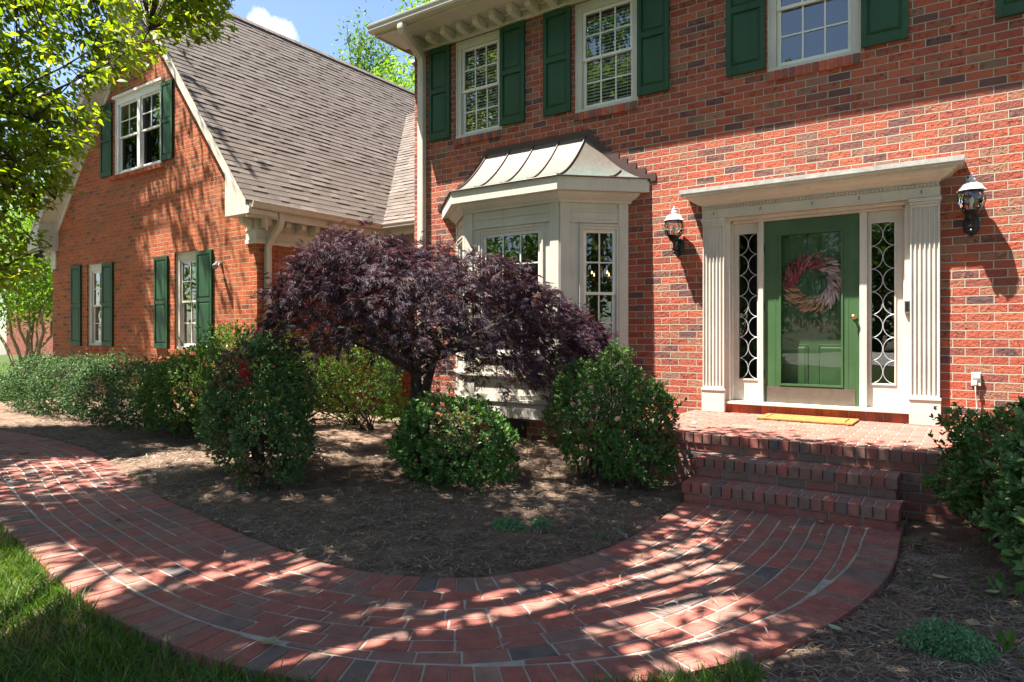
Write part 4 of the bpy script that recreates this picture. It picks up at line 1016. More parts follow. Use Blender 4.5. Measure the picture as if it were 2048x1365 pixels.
def bush(name, label, lobes, n_ros, leaf, mkey, seed, cat='shrub', brown=.12, per=7, group=None, stems=40, shell=.30):
    c0 = lobes[0]; t = thing(name, (c0[0], c0[1], 0), label, cat, group); n_ros = int(n_ros * 2.1); leaf *= .75
    Pl, Al = [], []
    vol = np.array([l[3] * l[5] + l[4] * l[5] + l[3] * l[4] for l in lobes]); cnt = (n_ros * vol / vol.sum()).astype(int)
    for i, (l, n) in enumerate(zip(lobes, cnt)):
        D = rdir(int(n * 1.5)); D = D[D[:, 2] > -.75][:n]; rad = 1 + .27 * lump(D, seed + i) + .16 * (rng.random(len(D)) < .10) * rng.random(len(D)); dep = 1 - shell * rng.random(len(D)) ** 1.7
        e = np.array(l[3:6]); c = np.array(l[:3]); p = c + D * e * (rad * dep)[:, None]; nm = unit(D / e)
        keep = p[:, 2] > .03
        for j, m_ in enumerate(lobes):
            if j != i: keep &= (((p - np.array(m_[:3])) / np.array(m_[3:6])) ** 2).sum(1) > .62
        Pl.append(p[keep]); Al.append(nm[keep])
    Pc = np.concatenate(Pl); An = np.concatenate(Al)
    hol = np.sin(Pc[:, 0] * 9 + seed) * np.sin(Pc[:, 1] * 8 + seed * 2) + np.sin(Pc[:, 2] * 10 + seed * 3 + Pc[:, 0] * 3) * .8
    kp = (hol > -.95) | (rng.random(len(Pc)) < .25); Pc, An = Pc[kp], An[kp]
    sh = rng.integers(len(Pc), size=int(10 + 22 * min(1.5, vol.sum()))); sh = sh[Pc[sh, 2] > c0[2] * .8]; shoots = []
    for j in sh:
        d_ = unit(An[j] * .5 + np.array([0, 0, .9]) + rng.normal(size=3) * .3); Ls = rng.uniform(.06, .17); shoots.append((Pc[j], Pc[j] + d_ * Ls))
        nn_ = 3; Pc = np.concatenate([Pc, Pc[j] + d_ * (Ls * np.linspace(.4, 1, nn_))[:, None]]); An = np.concatenate([An, np.repeat(d_[None], nn_, 0)])
    Al = [An]
    A = unit(np.concatenate(Al) + np.array([0, 0, .45]) + rng.normal(size=Pc.shape) * .38)
    n = len(Pc); ang = rng.random((n, 1)) * 6.28 + np.arange(per)[None] * (6.283 / per) + rng.normal(size=(n, per)) * .25
    U = unit(np.cross(A, rdir(n))); V = np.cross(A, U); tilt = rng.uniform(.35, 1.25, (n, per))
    Yd = np.sin(tilt)[..., None] * (np.cos(ang)[..., None] * U[:, None] + np.sin(ang)[..., None] * V[:, None]) + np.cos(tilt)[..., None] * A[:, None]
    base = Pc[:, None] + A[:, None] * rng.uniform(-.5, .25, (n, per, 1)) * leaf
    Nm = A[:, None] * 1.0 - Yd * .5 + rng.normal(size=(n, per, 3)) * .2
    pn = (np.sin(Pc[:, 0] * 7 + seed) + np.sin(Pc[:, 2] * 8 + seed * 2) + np.sin(Pc[:, 1] * 6.5 + Pc[:, 0] * 4)) / 3
    r = rng.random((n, per)) * .8; br = (pn > .45)[:, None] & (rng.random((n, per)) < brown * 4); br |= rng.random((n, per)) < brown * .35
    r = np.where(br, rng.uniform(.86, 1, (n, per)), r)
    sz = leaf * rng.uniform(.45, 1.3, (n, per))
    scatter_mesh('foliage', M[mkey], *LEAF, base.reshape(-1, 3), Yd.reshape(-1, 3), Nm.reshape(-1, 3), sz.ravel(), r.ravel(), t)
    q = MB()
    for k in range(stems):
        l = lobes[k % len(lobes)]; j = rng.integers(n); e = Pc[j]; b0 = np.array([l[0] + rng.normal() * .07, l[1] + rng.normal() * .07, -.03]); mid = (b0 + e) / 2 + rng.normal(size=3) * .06 + np.array([0, 0, .05])
        q.tube([b0, b0 * .5 + mid * .5 + np.array([0, 0, .03]), mid, e], [.011, .009, .007, .003], 5)
    for a_, b_ in shoots: q.tube([a_ - (b_ - a_) * .6, b_], [.004, .0015], 4)
    q.build('stem', M['bark'], t)
    return t

def shrub_at(x, y): return x, y
# ---- shrubs in the bed and beside the steps
bush('azalea_shrub', 'tall dark shrub at the bend of the walk, flecked with red leaves', [(-5.40, 3.77, .62, .48, .44, .62), (-5.00, 3.58, .36, .34, .34, .38), (-5.65, 3.84, .95, .34, .36, .34), (-5.95, 4.02, .50, .46, .42, .50), (-6.2, 4.25, .75, .38, .38, .42)], 3600, .046, 'azalea2', 3., brown=.18)
bush('azalea_shrub', 'low green shrub in front of the purple maple trunk', [(-3.92, 4.72, .38, .55, .48, .42), (-3.60, 4.60, .32, .38, .36, .34), (-4.2, 4.75, .30, .36, .36, .32)], 2100, .050, 'azalea', 8., brown=.07)
bush('azalea_shrub', 'round green shrub between the bay window and the steps', [(-2.66, 5.42, .56, .52, .42, .56), (-2.95, 5.55, .62, .40, .40, .48), (-2.40, 5.36, .42, .34, .34, .46)], 2500, .047, 'azalea', 5., brown=.10)
bush('azalea_shrub', 'green shrub with brown patches right of the steps, below the outlet', [(.50, 5.55, .48, .66, .52, .50), (.24, 5.40, .36, .46, .44, .40), (1.0, 5.5, .45, .55, .5, .5)], 2900, .052, 'azalea', 13., brown=.17)
bush('azalea_shrub', 'nearest glossy shrub cut off by the right edge of the photo', [(.52, 4.60, .40, .44, .44, .40), (.56, 4.98, .56, .40, .40, .36), (.40, 4.38, .26, .26, .26, .24)], 800, .085, 'azalea3', 21., brown=.02)
bush('azalea_shrub', 'bright sunlit shrub under the right lower wing window', [(-7.35, 4.85, .82, .62, .52, .66), (-6.75, 4.8, .84, .48, .45, .60), (-7.95, 4.75, .66, .55, .50, .56), (-8.5, 4.7, .5, .5, .45, .5)], 3600, .046, 'lime', 31., brown=.05)
bush('azalea_shrub', 'yellow green shrub in the corner behind the purple maple', [(-7.45, 6.75, .62, .62, .55, .62), (-6.9, 6.6, .5, .45, .4, .5), (-8.4, 6.4, .6, .6, .5, .6)], 2200, .046, 'lime', 37., brown=.10)
bush('boxwood_hedge', 'long clipped dark green hedge along the wing wall', [(-13.4, 5.05, .42, .95, .58, .55), (-12.1, 5.0, .44, .95, .60, .56), (-10.8, 5.0, .43, .95, .58, .55), (-9.6, 4.98, .44, .9, .60, .56), (-8.6, 4.95, .42, .75, .58, .50)], 8200, .040, 'hedge', 41., cat='hedge', brown=.02, stems=26, shell=.2)

# ---- small plants
def tuft(name, label, x, y, n, h, leaf, mkey, cat='plant', group=None):
    t = thing(name, (x, y, 0), label, cat, group); A = unit(rng.normal(size=(n, 3)) * .6 + np.array([0, 0, .8])); P = np.array([x, y, -.02]) + A * rng.uniform(.2, 1, (n, 1)) * h
    scatter_mesh('foliage', M[mkey], *LEAF, P, unit(A + rng.normal(size=(n, 3)) * .4), rdir(n) + np.array([0, 0, 1.]), leaf * rng.uniform(.7, 1.2, n), rng.random(n) * .8, t)
    q = MB()
    for k in range(5): q.tube([(x, y, -.04), tuple(P[k])], .003, 4)
    q.build('stem', M['barkg'], t)
tuft('seedling', 'two leaved seedling beside the lower right step', -.33, 4.98, 8, .10, .075, 'azalea')
tuft('seedling', 'small leafy sprout in the straw below the right shrubs', .12, 4.22, 16, .16, .07, 'azalea')
tuft('seedling', 'tiny lime seedling in straw right of the walk', -.28, 4.22, 6, .05, .035, 'lime')
tuft('seedling', 'bright weed near the inner edge of the walk', -2.02, 3.93, 22, .06, .035, 'lime')
tuft('seedling', 'faint weed in the bed closest to the lower step', -1.99, 4.15, 14, .05, .025, 'thyme')
tuft('seedling', 'weed in the straw in front of the low green shrub', -3.0, 4.35, 10, .05, .04, 'azalea')
tuft('seedling', 'wispy seedling by the crawl space vent under the bay', -4.0, 6.1, 24, .34, .055, 'lime')
tuft('seedling', 'yellowing strawberry weeds at the lower right edge', .10, 3.52, 26, .08, .05, 'lime')
def mat_plant(label, x, y, rx, ry, n):
    t = thing('thyme_patch', (x, y, 0), label, 'ground cover', 'creeping thyme patches')
    D = rdir(n); D[:, 2] = np.abs(D[:, 2]); rr = np.sqrt(rng.random(n)); rad = 1 + .25 * lump(D, x * 9)
    P = np.stack([x + D[:, 0] * rx * rad * (.3 + .7 * rr), y + D[:, 1] * ry * rad * (.3 + .7 * rr), -.01 + .10 * D[:, 2] * (.4 + .6 * rr) + .01 * np.sin(D[:, 0] * 17)], 1)
    scatter_mesh('foliage', M['thyme'], *SLEAF, P, rdir(n) + np.array([0, 0, .7]), rdir(n) + np.array([0, 0, 1.]), .017 * rng.uniform(.6, 1.3, n), rng.random(n), t)
    q = MB()
    for k in range(12): j = rng.integers(n); q.tube([(x, y, -.03), tuple(P[j])], .002, 4)
    q.build('stem', M['barkg'], t)
mat_plant('grey green thyme patch in the bed inside the walk, larger of the two there', -2.60, 3.72, .15, .10, 2600)
mat_plant('small thyme clump in the bed touching the larger patch', -2.44, 3.87, .09, .08, 1300)
mat_plant('largest thyme patch in the straw right of the walk', -.10, 3.42, .17, .15, 4200)

# ---- Japanese maple
def curve(p0, p1, bend, n=7):
    p0, p1, bend = np.array(p0), np.array(p1), np.array(bend); return [tuple(p0 * (1 - t) ** 2 + (p0 + p1 + bend * 2) / 2 * 2 * t * (1 - t) + p1 * t * t) for t in np.linspace(0, 1, n)]
MC = np.array([-4.93, 5.36])
mp = thing('japanese_maple', (-4.95, 5.33, 0), 'purple lace leaf Japanese maple spreading in front of the bay window', 'tree')
Lx = [-1.38, -1.28, -1.16, -.96, -.75, -.35, 0, .5, .92, 1.2, 1.45, 1.68, 1.85]
Lt = [1.66, 1.95, 2.15, 2.36, 2.43, 2.36, 2.30, 2.22, 2.14, 1.92, 1.68, 1.50, 1.34]
Lb = [1.40, 1.18, 1.12, 1.12, 1.14, 1.15, 1.10, .92, .80, .84, .98, 1.10, 1.22]
def maple_pts(n):
    l = rng.uniform(-1.38, 1.85, n); dmax = 1.25 * np.sqrt(np.maximum(.02, 1 - np.clip(np.abs(l - .22) / 1.72, 0, .99) ** 2.2)); e = rng.uniform(-1, 1, n)
    t_, b_ = np.interp(l, Lx, Lt), np.interp(l, Lx, Lb); mid = b_ + (t_ - b_) * .25
    top = mid + (t_ - mid) * np.sqrt(np.maximum(0, 1 - np.abs(e) ** 2.4)); bot = b_ + .10 * (1 - np.abs(e))
    s = rng.random(n); inner = rng.random(n) < .16
    dep = np.where(inner, rng.random(n), 1 - rng.random(n) ** 1.0 * .30)
    edge = np.abs(e) ** 2
    z = bot + (top - bot) * np.where(rng.random(n) < .62 - .1 * edge, dep, rng.random(n) ** .8)
    P = np.zeros((n, 3)); z = z + (rng.random(n) < .10) * rng.uniform(.0, .12, n); P[:, :2] = MC + l[:, None] * RIGHT + (e * dmax)[:, None] * FWD; P[:, 2] = z
    return P, l, e, (z - bot) / np.maximum(.05, top - bot)
# sprays: short drooping twigs carrying leaves
ns = 2150; SP, l, e, hfrac = maple_pts(ns)
g = np.sin(SP[:, 0] * 5.1 + SP[:, 2] * 7) + np.sin(SP[:, 1] * 6.3 - SP[:, 2] * 9 + 1)
rl_ = np.hypot(SP[:, 0] - MC[0], SP[:, 1] - MC[1]); lay_ = np.sin(SP[:, 2] * 24 + rl_ * 7 + .8 * np.sin(SP[:, 0] * 3)); keep = ((g > -1.35) & (lay_ > -.5)) | (rng.random(ns) < .22); SP, l, e, hfrac = SP[keep], l[keep], e[keep], hfrac[keep]; ns = len(SP)
out = np.concatenate([SP[:, :2] - MC, np.zeros((ns, 1))], 1); out = unit(out + rng.normal(size=(ns, 3)) * .55 + np.array([0, 0, 1e-3])); out[:, 2] = np.where(hfrac > .85, .25, -.18) + rng.normal(size=ns) * .18; out = unit(out)
per = 13; tt = rng.random((ns, per)) ; ln = rng.uniform(.14, .30, (ns, 1))
LP = SP[:, None] + out[:, None] * (tt * ln)[..., None] + rng.normal(size=(ns, per, 3)) * .030 + np.array([0, 0, -1.])[None, None] * (tt ** 2 * ln * .55)[..., None]
LY = unit(out[:, None] * .8 + rng.normal(size=(ns, per, 3)) * .42 + np.array([0, 0, -.55]))
LN = unit(np.array([0, 0, 1.]) + out[:, None] * .5 + rng.normal(size=(ns, per, 3)) * .35)
tv, tf = [(0, 0, 0)], []
for an, L in zip((-95, -62, -33, 0, 33, 62, 95), (.42, .68, .9, 1.0, .9, .68, .42)):
    a = R(an); d = np.array([math.sin(a), math.cos(a)]); pz = np.array([d[1], -d[0]]); i = len(tv); w = .048
    for p, z in ((d * L * .5 + pz * w, .03), (d * L, -.10 * L), (d * L * .5 - pz * w, .03)): tv.append((p[0], p[1], z))
    tf += [(0, i, i + 1), (0, i + 1, i + 2)]
rr = rng.random((ns, per)) * .8 + (rng.random((ns, 1)) < .06) * .3; low = (hfrac < .18)[:, None] & (rng.random((ns, per)) < .45); rr = np.where(low, .97, np.minimum(rr, .93))
scatter_mesh('crown', M['maple'], tv, tf, LP.reshape(-1, 3), LY.reshape(-1, 3), LN.reshape(-1, 3), (.078 * rng.uniform(.7, 1.25, (ns, per))).ravel(), rr.ravel(), mp)
q = MB(); B0 = np.array([-4.95, 5.33, -.05]); F1 = np.array([-4.96, 5.34, .95])
q.tube([B0, B0 + [.01, 0, .15], B0 + [-.04, .0, .5], B0 + [.03, .0, .8], F1 + [.02, 0, .1]], [.11, .08, .066, .062, .055], 10)
q.tube(curve(B0 + [.02, .01, .55], F1 + [.25, .1, .35], (.05, 0, -.02)), [.06, .055, .05, .045, .04, .035, .03], 8)
q.build('trunk', M['bark'], mp, smooth=True)
q = MB(); ends = []
for k in range(15):
    a = k / 15 * 6.283 + random.uniform(-.2, .2); rl = random.uniform(.7, 1.35); d = RIGHT * math.cos(a) * rl * 1.15 + FWD * math.sin(a) * rl * .85
    e_ = np.array([*(MC + d), random.uniform(1.25, 1.75)]); st = F1 + np.array([0, 0, random.uniform(-.12, .12)])
    pts = curve(st, e_, np.array([0, 0, random.uniform(.1, .28)]) + np.array([*(d * .1), 0])); q.tube(pts, list(np.linspace(.038, .010, 7)), 6); ends += pts[2:]
for k in range(240):
    p = np.array(ends[rng.integers(len(ends))]); j = np.argsort(((SP - p) ** 2).sum(1))[rng.integers(12)]; q.tube(curve(p, SP[j], rng.normal(size=3) * .05, 4), [.008, .006, .004, .002], 4)
q.build('branch', M['bark'], mp)
# red new shoots hanging on the left edge
n = 150; cen = [np.array([-5.15, 3.44, 1.02]), np.array([-5.10, 3.45, 1.15]), np.array([-5.12, 3.46, 1.26])]
M['redshoot'] = leaf_mat('red_shoot_leaf', [(0, (.30, .015, .03)), (1, (.5, .04, .06))], .4, .4)
P = cen[0] + rng.normal(size=(52, 3)) * [.028, .03, .055]
scatter_mesh('new_shoot', M['redshoot'], tv, tf, P, rdir(len(P)) * .6 + np.array([0, 0, -1.]), rdir(len(P)), .055 * rng.uniform(.6, 1.2, len(P)), rng.random(len(P)), mp)

# ---- dogwood hanging into the upper left
def at(u, v, Z): a = (u - 1024) / F_PX; p = (RIGHT * a + FWD) * Z; return np.array([p[0], p[1], H + (HOR - v) / F_PX * Z])
def point_in(poly, x, y):
    c = np.zeros(len(x), bool); n = len(poly)
    for i in range(n):
        (x1, y1), (x2, y2) = poly[i], poly[(i + 1) % n]
        c ^= ((y1 > y) != (y2 > y)) & (x < (x2 - x1) * (y - y1) / (y2 - y1 + 1e-12) + x1)
    return c
dw = thing('dogwood_tree', (-10.3, 2.3, 0), 'leafy dogwood reaching into the upper left corner over the wing', 'tree')
T0 = np.array([-10.3, 2.3, -.1]); q = MB()
tr = [T0, T0 + [.05, 0, .7], T0 + [.1, .1, 1.5], T0 + [.12, .15, 2.4], T0 + [.3, .2, 3.6], T0 + [.5, .3, 5.0]]; q.tube(tr, [.17, .15, .13, .11, .08, .05], 10); q.build('trunk', M['bark'], dw, smooth=True)
limbs = [(tr[2], at(104, 493, 8.2), .06), (tr[3], at(60, 330, 8.0), .04), (tr[3], at(210, 118, 8.4), .055), (tr[4], at(300, 60, 8.0), .05), (tr[4], at(415, 45, 8.4), .05), (tr[3], at(150, 250, 7.6), .04), (tr[4], at(80, 40, 7.4), .05), (tr[2], at(20, 520, 8.4), .05), (tr[3], at(110, 400, 8.8), .035), (tr[5], at(170, -60, 8.6), .05), (tr[5], at(330, -80, 9.0), .05), (tr[5], at(-100, -150, 8.), .05)]
q = MB(); LBp = []
for s, e_, r0 in limbs:
    pts = [tuple(np.array(p_) + rng.normal(size=3) * .035 * (0 < k_ < 8)) for k_, p_ in enumerate(curve(s, e_, np.array([0, 0, .18]), 9))]; q.tube(pts, list(np.linspace(r0 * .38, .004, 9)), 6); LBp += pts[3:]
LBp = np.array(LBp)
DPOLY = [(-560, -260), (470, -260), (440, 20), (428, 70), (345, 72), (300, 118), (240, 150), (215, 165), (185, 170), (150, 182), (118, 205), (195, 228), (175, 260), (165, 305), (100, 320), (140, 365), (85, 395), (60, 440), (105, 505), (40, 560), (-60, 600), (-200, 560), (-560, 420)]
n = 15500; u = rng.uniform(-560, 470, n); v = rng.uniform(-260, 600, n); ok = point_in(DPOLY, u, v)
hole = (((u - 28) / 30) ** 2 + ((v - 55) / 28) ** 2 < 1) | (((u - 150) / 22) ** 2 + ((v - 125) / 34) ** 2 < 1) | (((u - 120) / 40) ** 2 + ((v - 160) / 22) ** 2 < .8) | ((v > 395) & (rng.random(n) < .6)) | ((v > 440) & (u > 20) & (rng.random(n) < .5))
ok &= ~hole; ok &= (u > -170) | ((v > -40) & (rng.random(n) < .45)); ok &= (v > -120) | (rng.random(n) < .5); u, v = u[ok], v[ok]; n = len(u); Zd = rng.uniform(7.2, 9.4, n)
CP = np.stack([at(a, b_, c) for a, b_, c in zip(u, v, Zd)]); ok = prune(CP); CP = CP[ok]; n = len(CP); CP[:, 2] = np.round(CP[:, 2] / .22) * .22 * .75 + CP[:, 2] * .25
per = 12; tw = unit(np.concatenate([CP[:, :2] - T0[:2], np.zeros((n, 1))], 1) + rng.normal(size=(n, 3)) * .5); tw[:, 2] *= .4
LP = CP[:, None] + tw[:, None] * rng.uniform(-.12, .14, (n, per, 1)) + rng.normal(size=(n, per, 3)) * .05
LY = unit(tw[:, None] * .7 + rng.normal(size=(n, per, 3)) * .55 + np.array([0, 0, -.35])); LN = unit(np.array([0, 0, 1.]) + rng.normal(size=(n, per, 3)) * .42)
DL = ([(0, 0, 0), (.26, .3, .05), (0, .5, 0), (-.26, .3, .05), (.22, .68, .0), (-.22, .68, .0), (.02, 1.05, -.12)], LEAF[1])
scatter_mesh('crown', M['dog'], *DL, LP.reshape(-1, 3), LY.reshape(-1, 3), LN.reshape(-1, 3), (.092 * rng.uniform(.65, 1.2, (n, per))).ravel(), rng.random(n * per), dw)
for k in range(0, n, 3):
    j = ((LBp - CP[k]) ** 2).sum(1).argmin(); q.tube([LBp[j], (LBp[j] + CP[k]) / 2 + np.array([0, 0, .03]), CP[k]], [.008, .006, .002], 4)
q.build('branch', M['bark'], dw)

# ---- other trees
def tree(name, label, x, y, h, crown, n_cl, per, leaf, mkey, seed, trunk_r=.18, bark='barkg', group=None, z0=-.12, gap=.0, tmpl=SLEAF, spread=.28, prune_it=False):
    """crown: list of lobes (dx, dy, z, rx, ry, rz)"""
    t = thing(name, (x, y, z0), label, 'tree', group); B = np.array([x, y, z0])
    q = MB(); ztop = max(l[2] for l in crown); pts = [B + np.array([.12 * math.sin(k * 1.7 + seed), .12 * math.cos(k * 2.1 + seed), (ztop - z0) * k / 6]) for k in range(7)]; pts[0] = B
    q.tube(pts, list(np.linspace(trunk_r, trunk_r * .3, 7)), 9); q.build('trunk', M[bark], t, smooth=True)
    vol = np.array([l[3] * l[4] * l[5] for l in crown]); cnt = np.maximum(8, n_cl * vol / vol.sum()).astype(int); C = []; q = MB()
    for l, c in zip(crown, cnt):
        if len(l) > 6: c = max(6, int(c * l[6]))
        D = rdir(c); rr = rng.random(c) ** .45 * (1 + .16 * lump(D, seed)); p = B * [1, 1, 0] + np.array(l[:3]) + D * np.array(l[3:6]) * rr[:, None]
        if gap: gg = np.sin(p[:, 0] * 2.6 + seed) + np.sin(p[:, 1] * 2.9 + 2 * seed) + np.sin(p[:, 2] * 2.4 + p[:, 0]); p = p[gg > gap]
        if prune_it: p = p[prune(p)]
        C.append(p); s = np.array(pts[min(6, 3 + int(rng.integers(3)))])
        for k in range(4):
            e_ = p[rng.integers(len(p))]; q.tube(curve(s, e_, np.array([0, 0, .12 * h / 8]), 5), list(np.linspace(trunk_r * .38, .012, 5)), 5)
    q.build('branch', M[bark], t); C = np.concatenate(C); n = len(C)
    P = C[:, None] + rng.normal(size=(n, per, 3)) * spread * np.array([1, 1, .6]); Y = unit(rng.normal(size=(n, per, 3)) + np.array([0, 0, -.3])); N_ = unit(rng.normal(size=(n, per, 3)) * .7 + np.array([0, 0, 1.]))
    scatter_mesh('crown', M[mkey], *tmpl, P.reshape(-1, 3), Y.reshape(-1, 3), N_.reshape(-1, 3), (leaf * rng.uniform(.6, 1.3, (n, per))).ravel(), (rng.random((n, 1)) * .5 + rng.random((n, per)) * .5).ravel(), t)
    return t
# crape myrtle by the neighbour's lawn
cm = thing('crape_myrtle', (-23.2, 8.3, -.12), 'smooth many stemmed crape myrtle beyond the far end of the hedge', 'tree'); B0 = np.array([-23.2, 8.3, -.12]); q = MB(); tips = []
for du, zt, r0 in ((-70, 1.9, .10), (-38, 2.3, .10), (-18, 2.5, .09), (8, 2.7, .12), (22, 2.8, .11), (45, 2.4, .11), (62, 2.2, .09), (30, 2.0, .07)):
    p = at(50 + du, 700, 20.2 + random.uniform(-.8, .8)); p[2] = zt; r0 *= .62; pts = [tuple(np.array(p_) + rng.normal(size=3) * .05 * (0 < k_ < 6)) for k_, p_ in enumerate(curve(B0 + [random.uniform(-.12, .12), 0, 0], p, np.array([0, 0, -.30])))]; q.tube(pts, list(np.linspace(r0, r0 * .5, 7)), 7)
    for k in range(3):
        e_ = p + np.array([rng.normal() * .6, rng.normal() * .5, 1.0 + random.random()]); q.tube(curve(p, e_, np.zeros(3), 5), list(np.linspace(r0 * .5, .015, 5)), 5)
q.build('trunk', M['barkl'], cm, smooth=True)
n = 2000; D = rdir(n); P = np.array([-23.2, 8.3, 3.35]) + D * np.array([2.3, 2.3, 2.1]) * (rng.random((n, 1)) ** .4 * (1 + .2 * lump(D, 2.))[:, None]); P = P[P[:, 2] > 1.62 + .35 * np.sin(P[:, 0] * 3)]; n = len(P); per = 9
P = P[:, None] + rng.normal(size=(n, per, 3)) * .17
scatter_mesh('crown', M['bglime'], *SLEAF, P.reshape(-1, 3), rdir(n * per), rdir(n * per) + np.array([0, 0, 1.]), .12 * rng.uniform(.6, 1.3, n * per), rng.random(n * per), cm)
# trees behind the roofs and at the far left
tree('background_tree', 'tall loose tree rising behind the wing roof ridge', -22.6, 20.8, 15, [(.1, 0, 12.6, 1.5, 1.5, 2.4), (-.9, -.3, 9.8, 1.7, 1.5, 2.0), (1.3, 0, 11.4, 1.5, 1.5, 1.9), (.6, 0, 9.2, 2.6, 2, 2.2), (1.2, .4, 13.4, 1.1, 1.0, 1.5), (0, 0, 14.4, .7, .7, 1.5)], 1100, 14, .19, 'bgtree', 2., .2, gap=-1.0, spread=.22)
tree('background_tree', 'bright yellow green tree filling the gap between the roofs', -17.0, 17.6, 11, [(0, 0, 9.6, 1.5, 1.6, 1.5), (.9, .4, 7.6, 1.6, 1.4, 1.5), (-1.2, 0, 7.0, 1.4, 1.4, 1.2), (.2, 0, 5.6, 2.2, 1.8, 1.6)], 700, 14, .17, 'bglime', 5., .18, spread=.2)
tree('background_tree', 'lime tree top peeking over the main gutter', -17.4, 20.2, 17, [(0, 0, 14.2, 1.3, 1.5, 1.6), (1.6, .8, 14.6, 1.7, 1.7, 1.7), (.4, 0, 12.0, 1.6, 1.6, 1.6)], 520, 14, .24, 'bglime', 6., .25, spread=.26)
tree('background_tree', 'sunlit tree left of the wing above the crape myrtle', -29.5, 12.5, 11, [(0, 0, 7.2, 2.6, 2.6, 2.4), (1.6, .4, 5.6, 2.2, 2.2, 1.8), (-2.2, 0, 5.2, 2.2, 2.2, 2.0)], 700, 12, .22, 'bglime', 7., .2, spread=.28)
tree('background_tree', 'dark green tree filling the far left background', -38.0, 17.0, 15, [(0, 0, 9, 4, 4, 4), (4, 1, 7, 3.5, 3.5, 3), (-4, -1, 6, 3.5, 3.5, 3.5)], 900, 12, .30, 'bgtree', 9., .3, spread=.4)
tree('shade_tree', 'tall oak left of the wing shading its gable', -19.6, 4.4, 14, [(0, .2, 11.8, 2.6, 1.8, 2.0), (-1.2, -.4, 9.6, 2.2, 1.8, 1.8), (1.5, .2, 10.6, 1.7, 1.4, 1.7), (.1, -.3, 13.8, 2.0, 1.6, 1.6), (5.4, .3, 10.6, 1.9, .9, 1.7, .16), (3.6, .2, 12.4, 1.6, .9, 1.4, .3)], 1500, 16, .20, 'shade', 3.3, .28, spread=.28, gap=-1.2)
tree('shade_tree', 'unseen shade tree on the front lawn behind the viewer, crown shaped to shade the walk', -4.6, -1.6, 9, [(-2.2, 2.2, 6.7, 2.5, 1.9, 1.1), (.2, 2.6, 5.7, 2.3, 2.0, .85), (2.6, 2.9, 5.2, 1.9, 1.7, .6, 1.7), (0, 0, 6.6, 2.8, 2.0, 1.1), (4.6, 2.6, 5.8, 1.6, 1.6, .8), (1.6, 4.2, 5.0, 1.5, 1.1, .6, 2.6), (1.1, 5.3, 5.5, 1.4, .9, .4, 1.8), (3.0, 5.4, 5.0, 1.4, .9, .4, 1.8), (-5.9, 2.1, 5.8, 1.8, 1.1, .6)], 7000, 14, .16, 'shade', 4.2, .22, spread=.18, prune_it=True)  # unseen; crown lobes laid out for their shade on bed, walk and steps
for k, (x, y) in enumerate(((-12.5, -9), (-18.5, -8.5), (-26, -9), (11.5, -1.5), (12.5, 4), (-27.5, .5), (-33, 3))):
    tree('street_tree', 'leafy tree across the lawn, mirrored in the window glass', x, y, 15, [(0, 0, 9.5, 3.0, 3.0, 3.4), (1.0, .5, 13.6, 2.4, 2.4, 2.6), (-1.2, 0, 6.0, 2.6, 2.4, 2.2), (0, 0, 3.2, 2.4, 2.4, 2.0)][:4 if k > 2 else 3], 620, 12, .34, 'bglime' if k > 4 else 'bgtree', 10. + k, .25, group='trees across the lawn', spread=.4, gap=-1.4)
for k, x in enumerate((-62, -50, -39, -28, -17, -7, 4)):
    tree('street_tree', 'broad tree lining the far side of the street', x, -47 - 2 * (k % 2), 14, [(0, 0, 6.0, 6, 4, 5.6), (2, 0, 10.0, 4.5, 3.5, 4.2)], 420, 12, .75, 'bgtree', 20. + k, .4, group='trees lining the street', spread=.8)
# neighbour's house far left
nb = thing('neighbour_house', (-48, 22, -.12), 'neighbouring brick house with dark shutters behind the crape myrtle', 'house')
q = MB(); q.box(-60, -36, 20, 30, -.13, 5.0); q.build('wall', M['wall_far'], nb)
q = MB(); q.prism([(19.4, 4.95), (25, 8.5), (30.6, 4.95)], 'x', -60.5, -35.5); q.build('roof', M['shingle'], nb)
for x in (-44.6, -41.2, -48.2, -38.4):
    q = MB(); q.box(x, x + 1.1, 19.93, 19.99, .7, 2.5); w_ = q.build('window', M['white'], nb); q = MB(); q.box(x + .12, x + .98, 19.90, 19.925, .82, 2.38); q.build('pane', M['glass'], w_)
    for s in (-.62, 1.14): q = MB(); q.box(x + s, x + s + .46, 19.92, 19.99, .65, 2.55); q.build('shutter', M['black'], nb)
bush('boxwood_hedge', 'low dark shrub row against the neighbouring brick house', [(-40, 18.6, .5, 1.6, .9, .8), (-43, 18.6, .5, 1.7, .9, .8), (-37, 18.2, .5, 1.4, .9, .8)], 700, .16, 'hedge', 51., cat='hedge', stems=6)

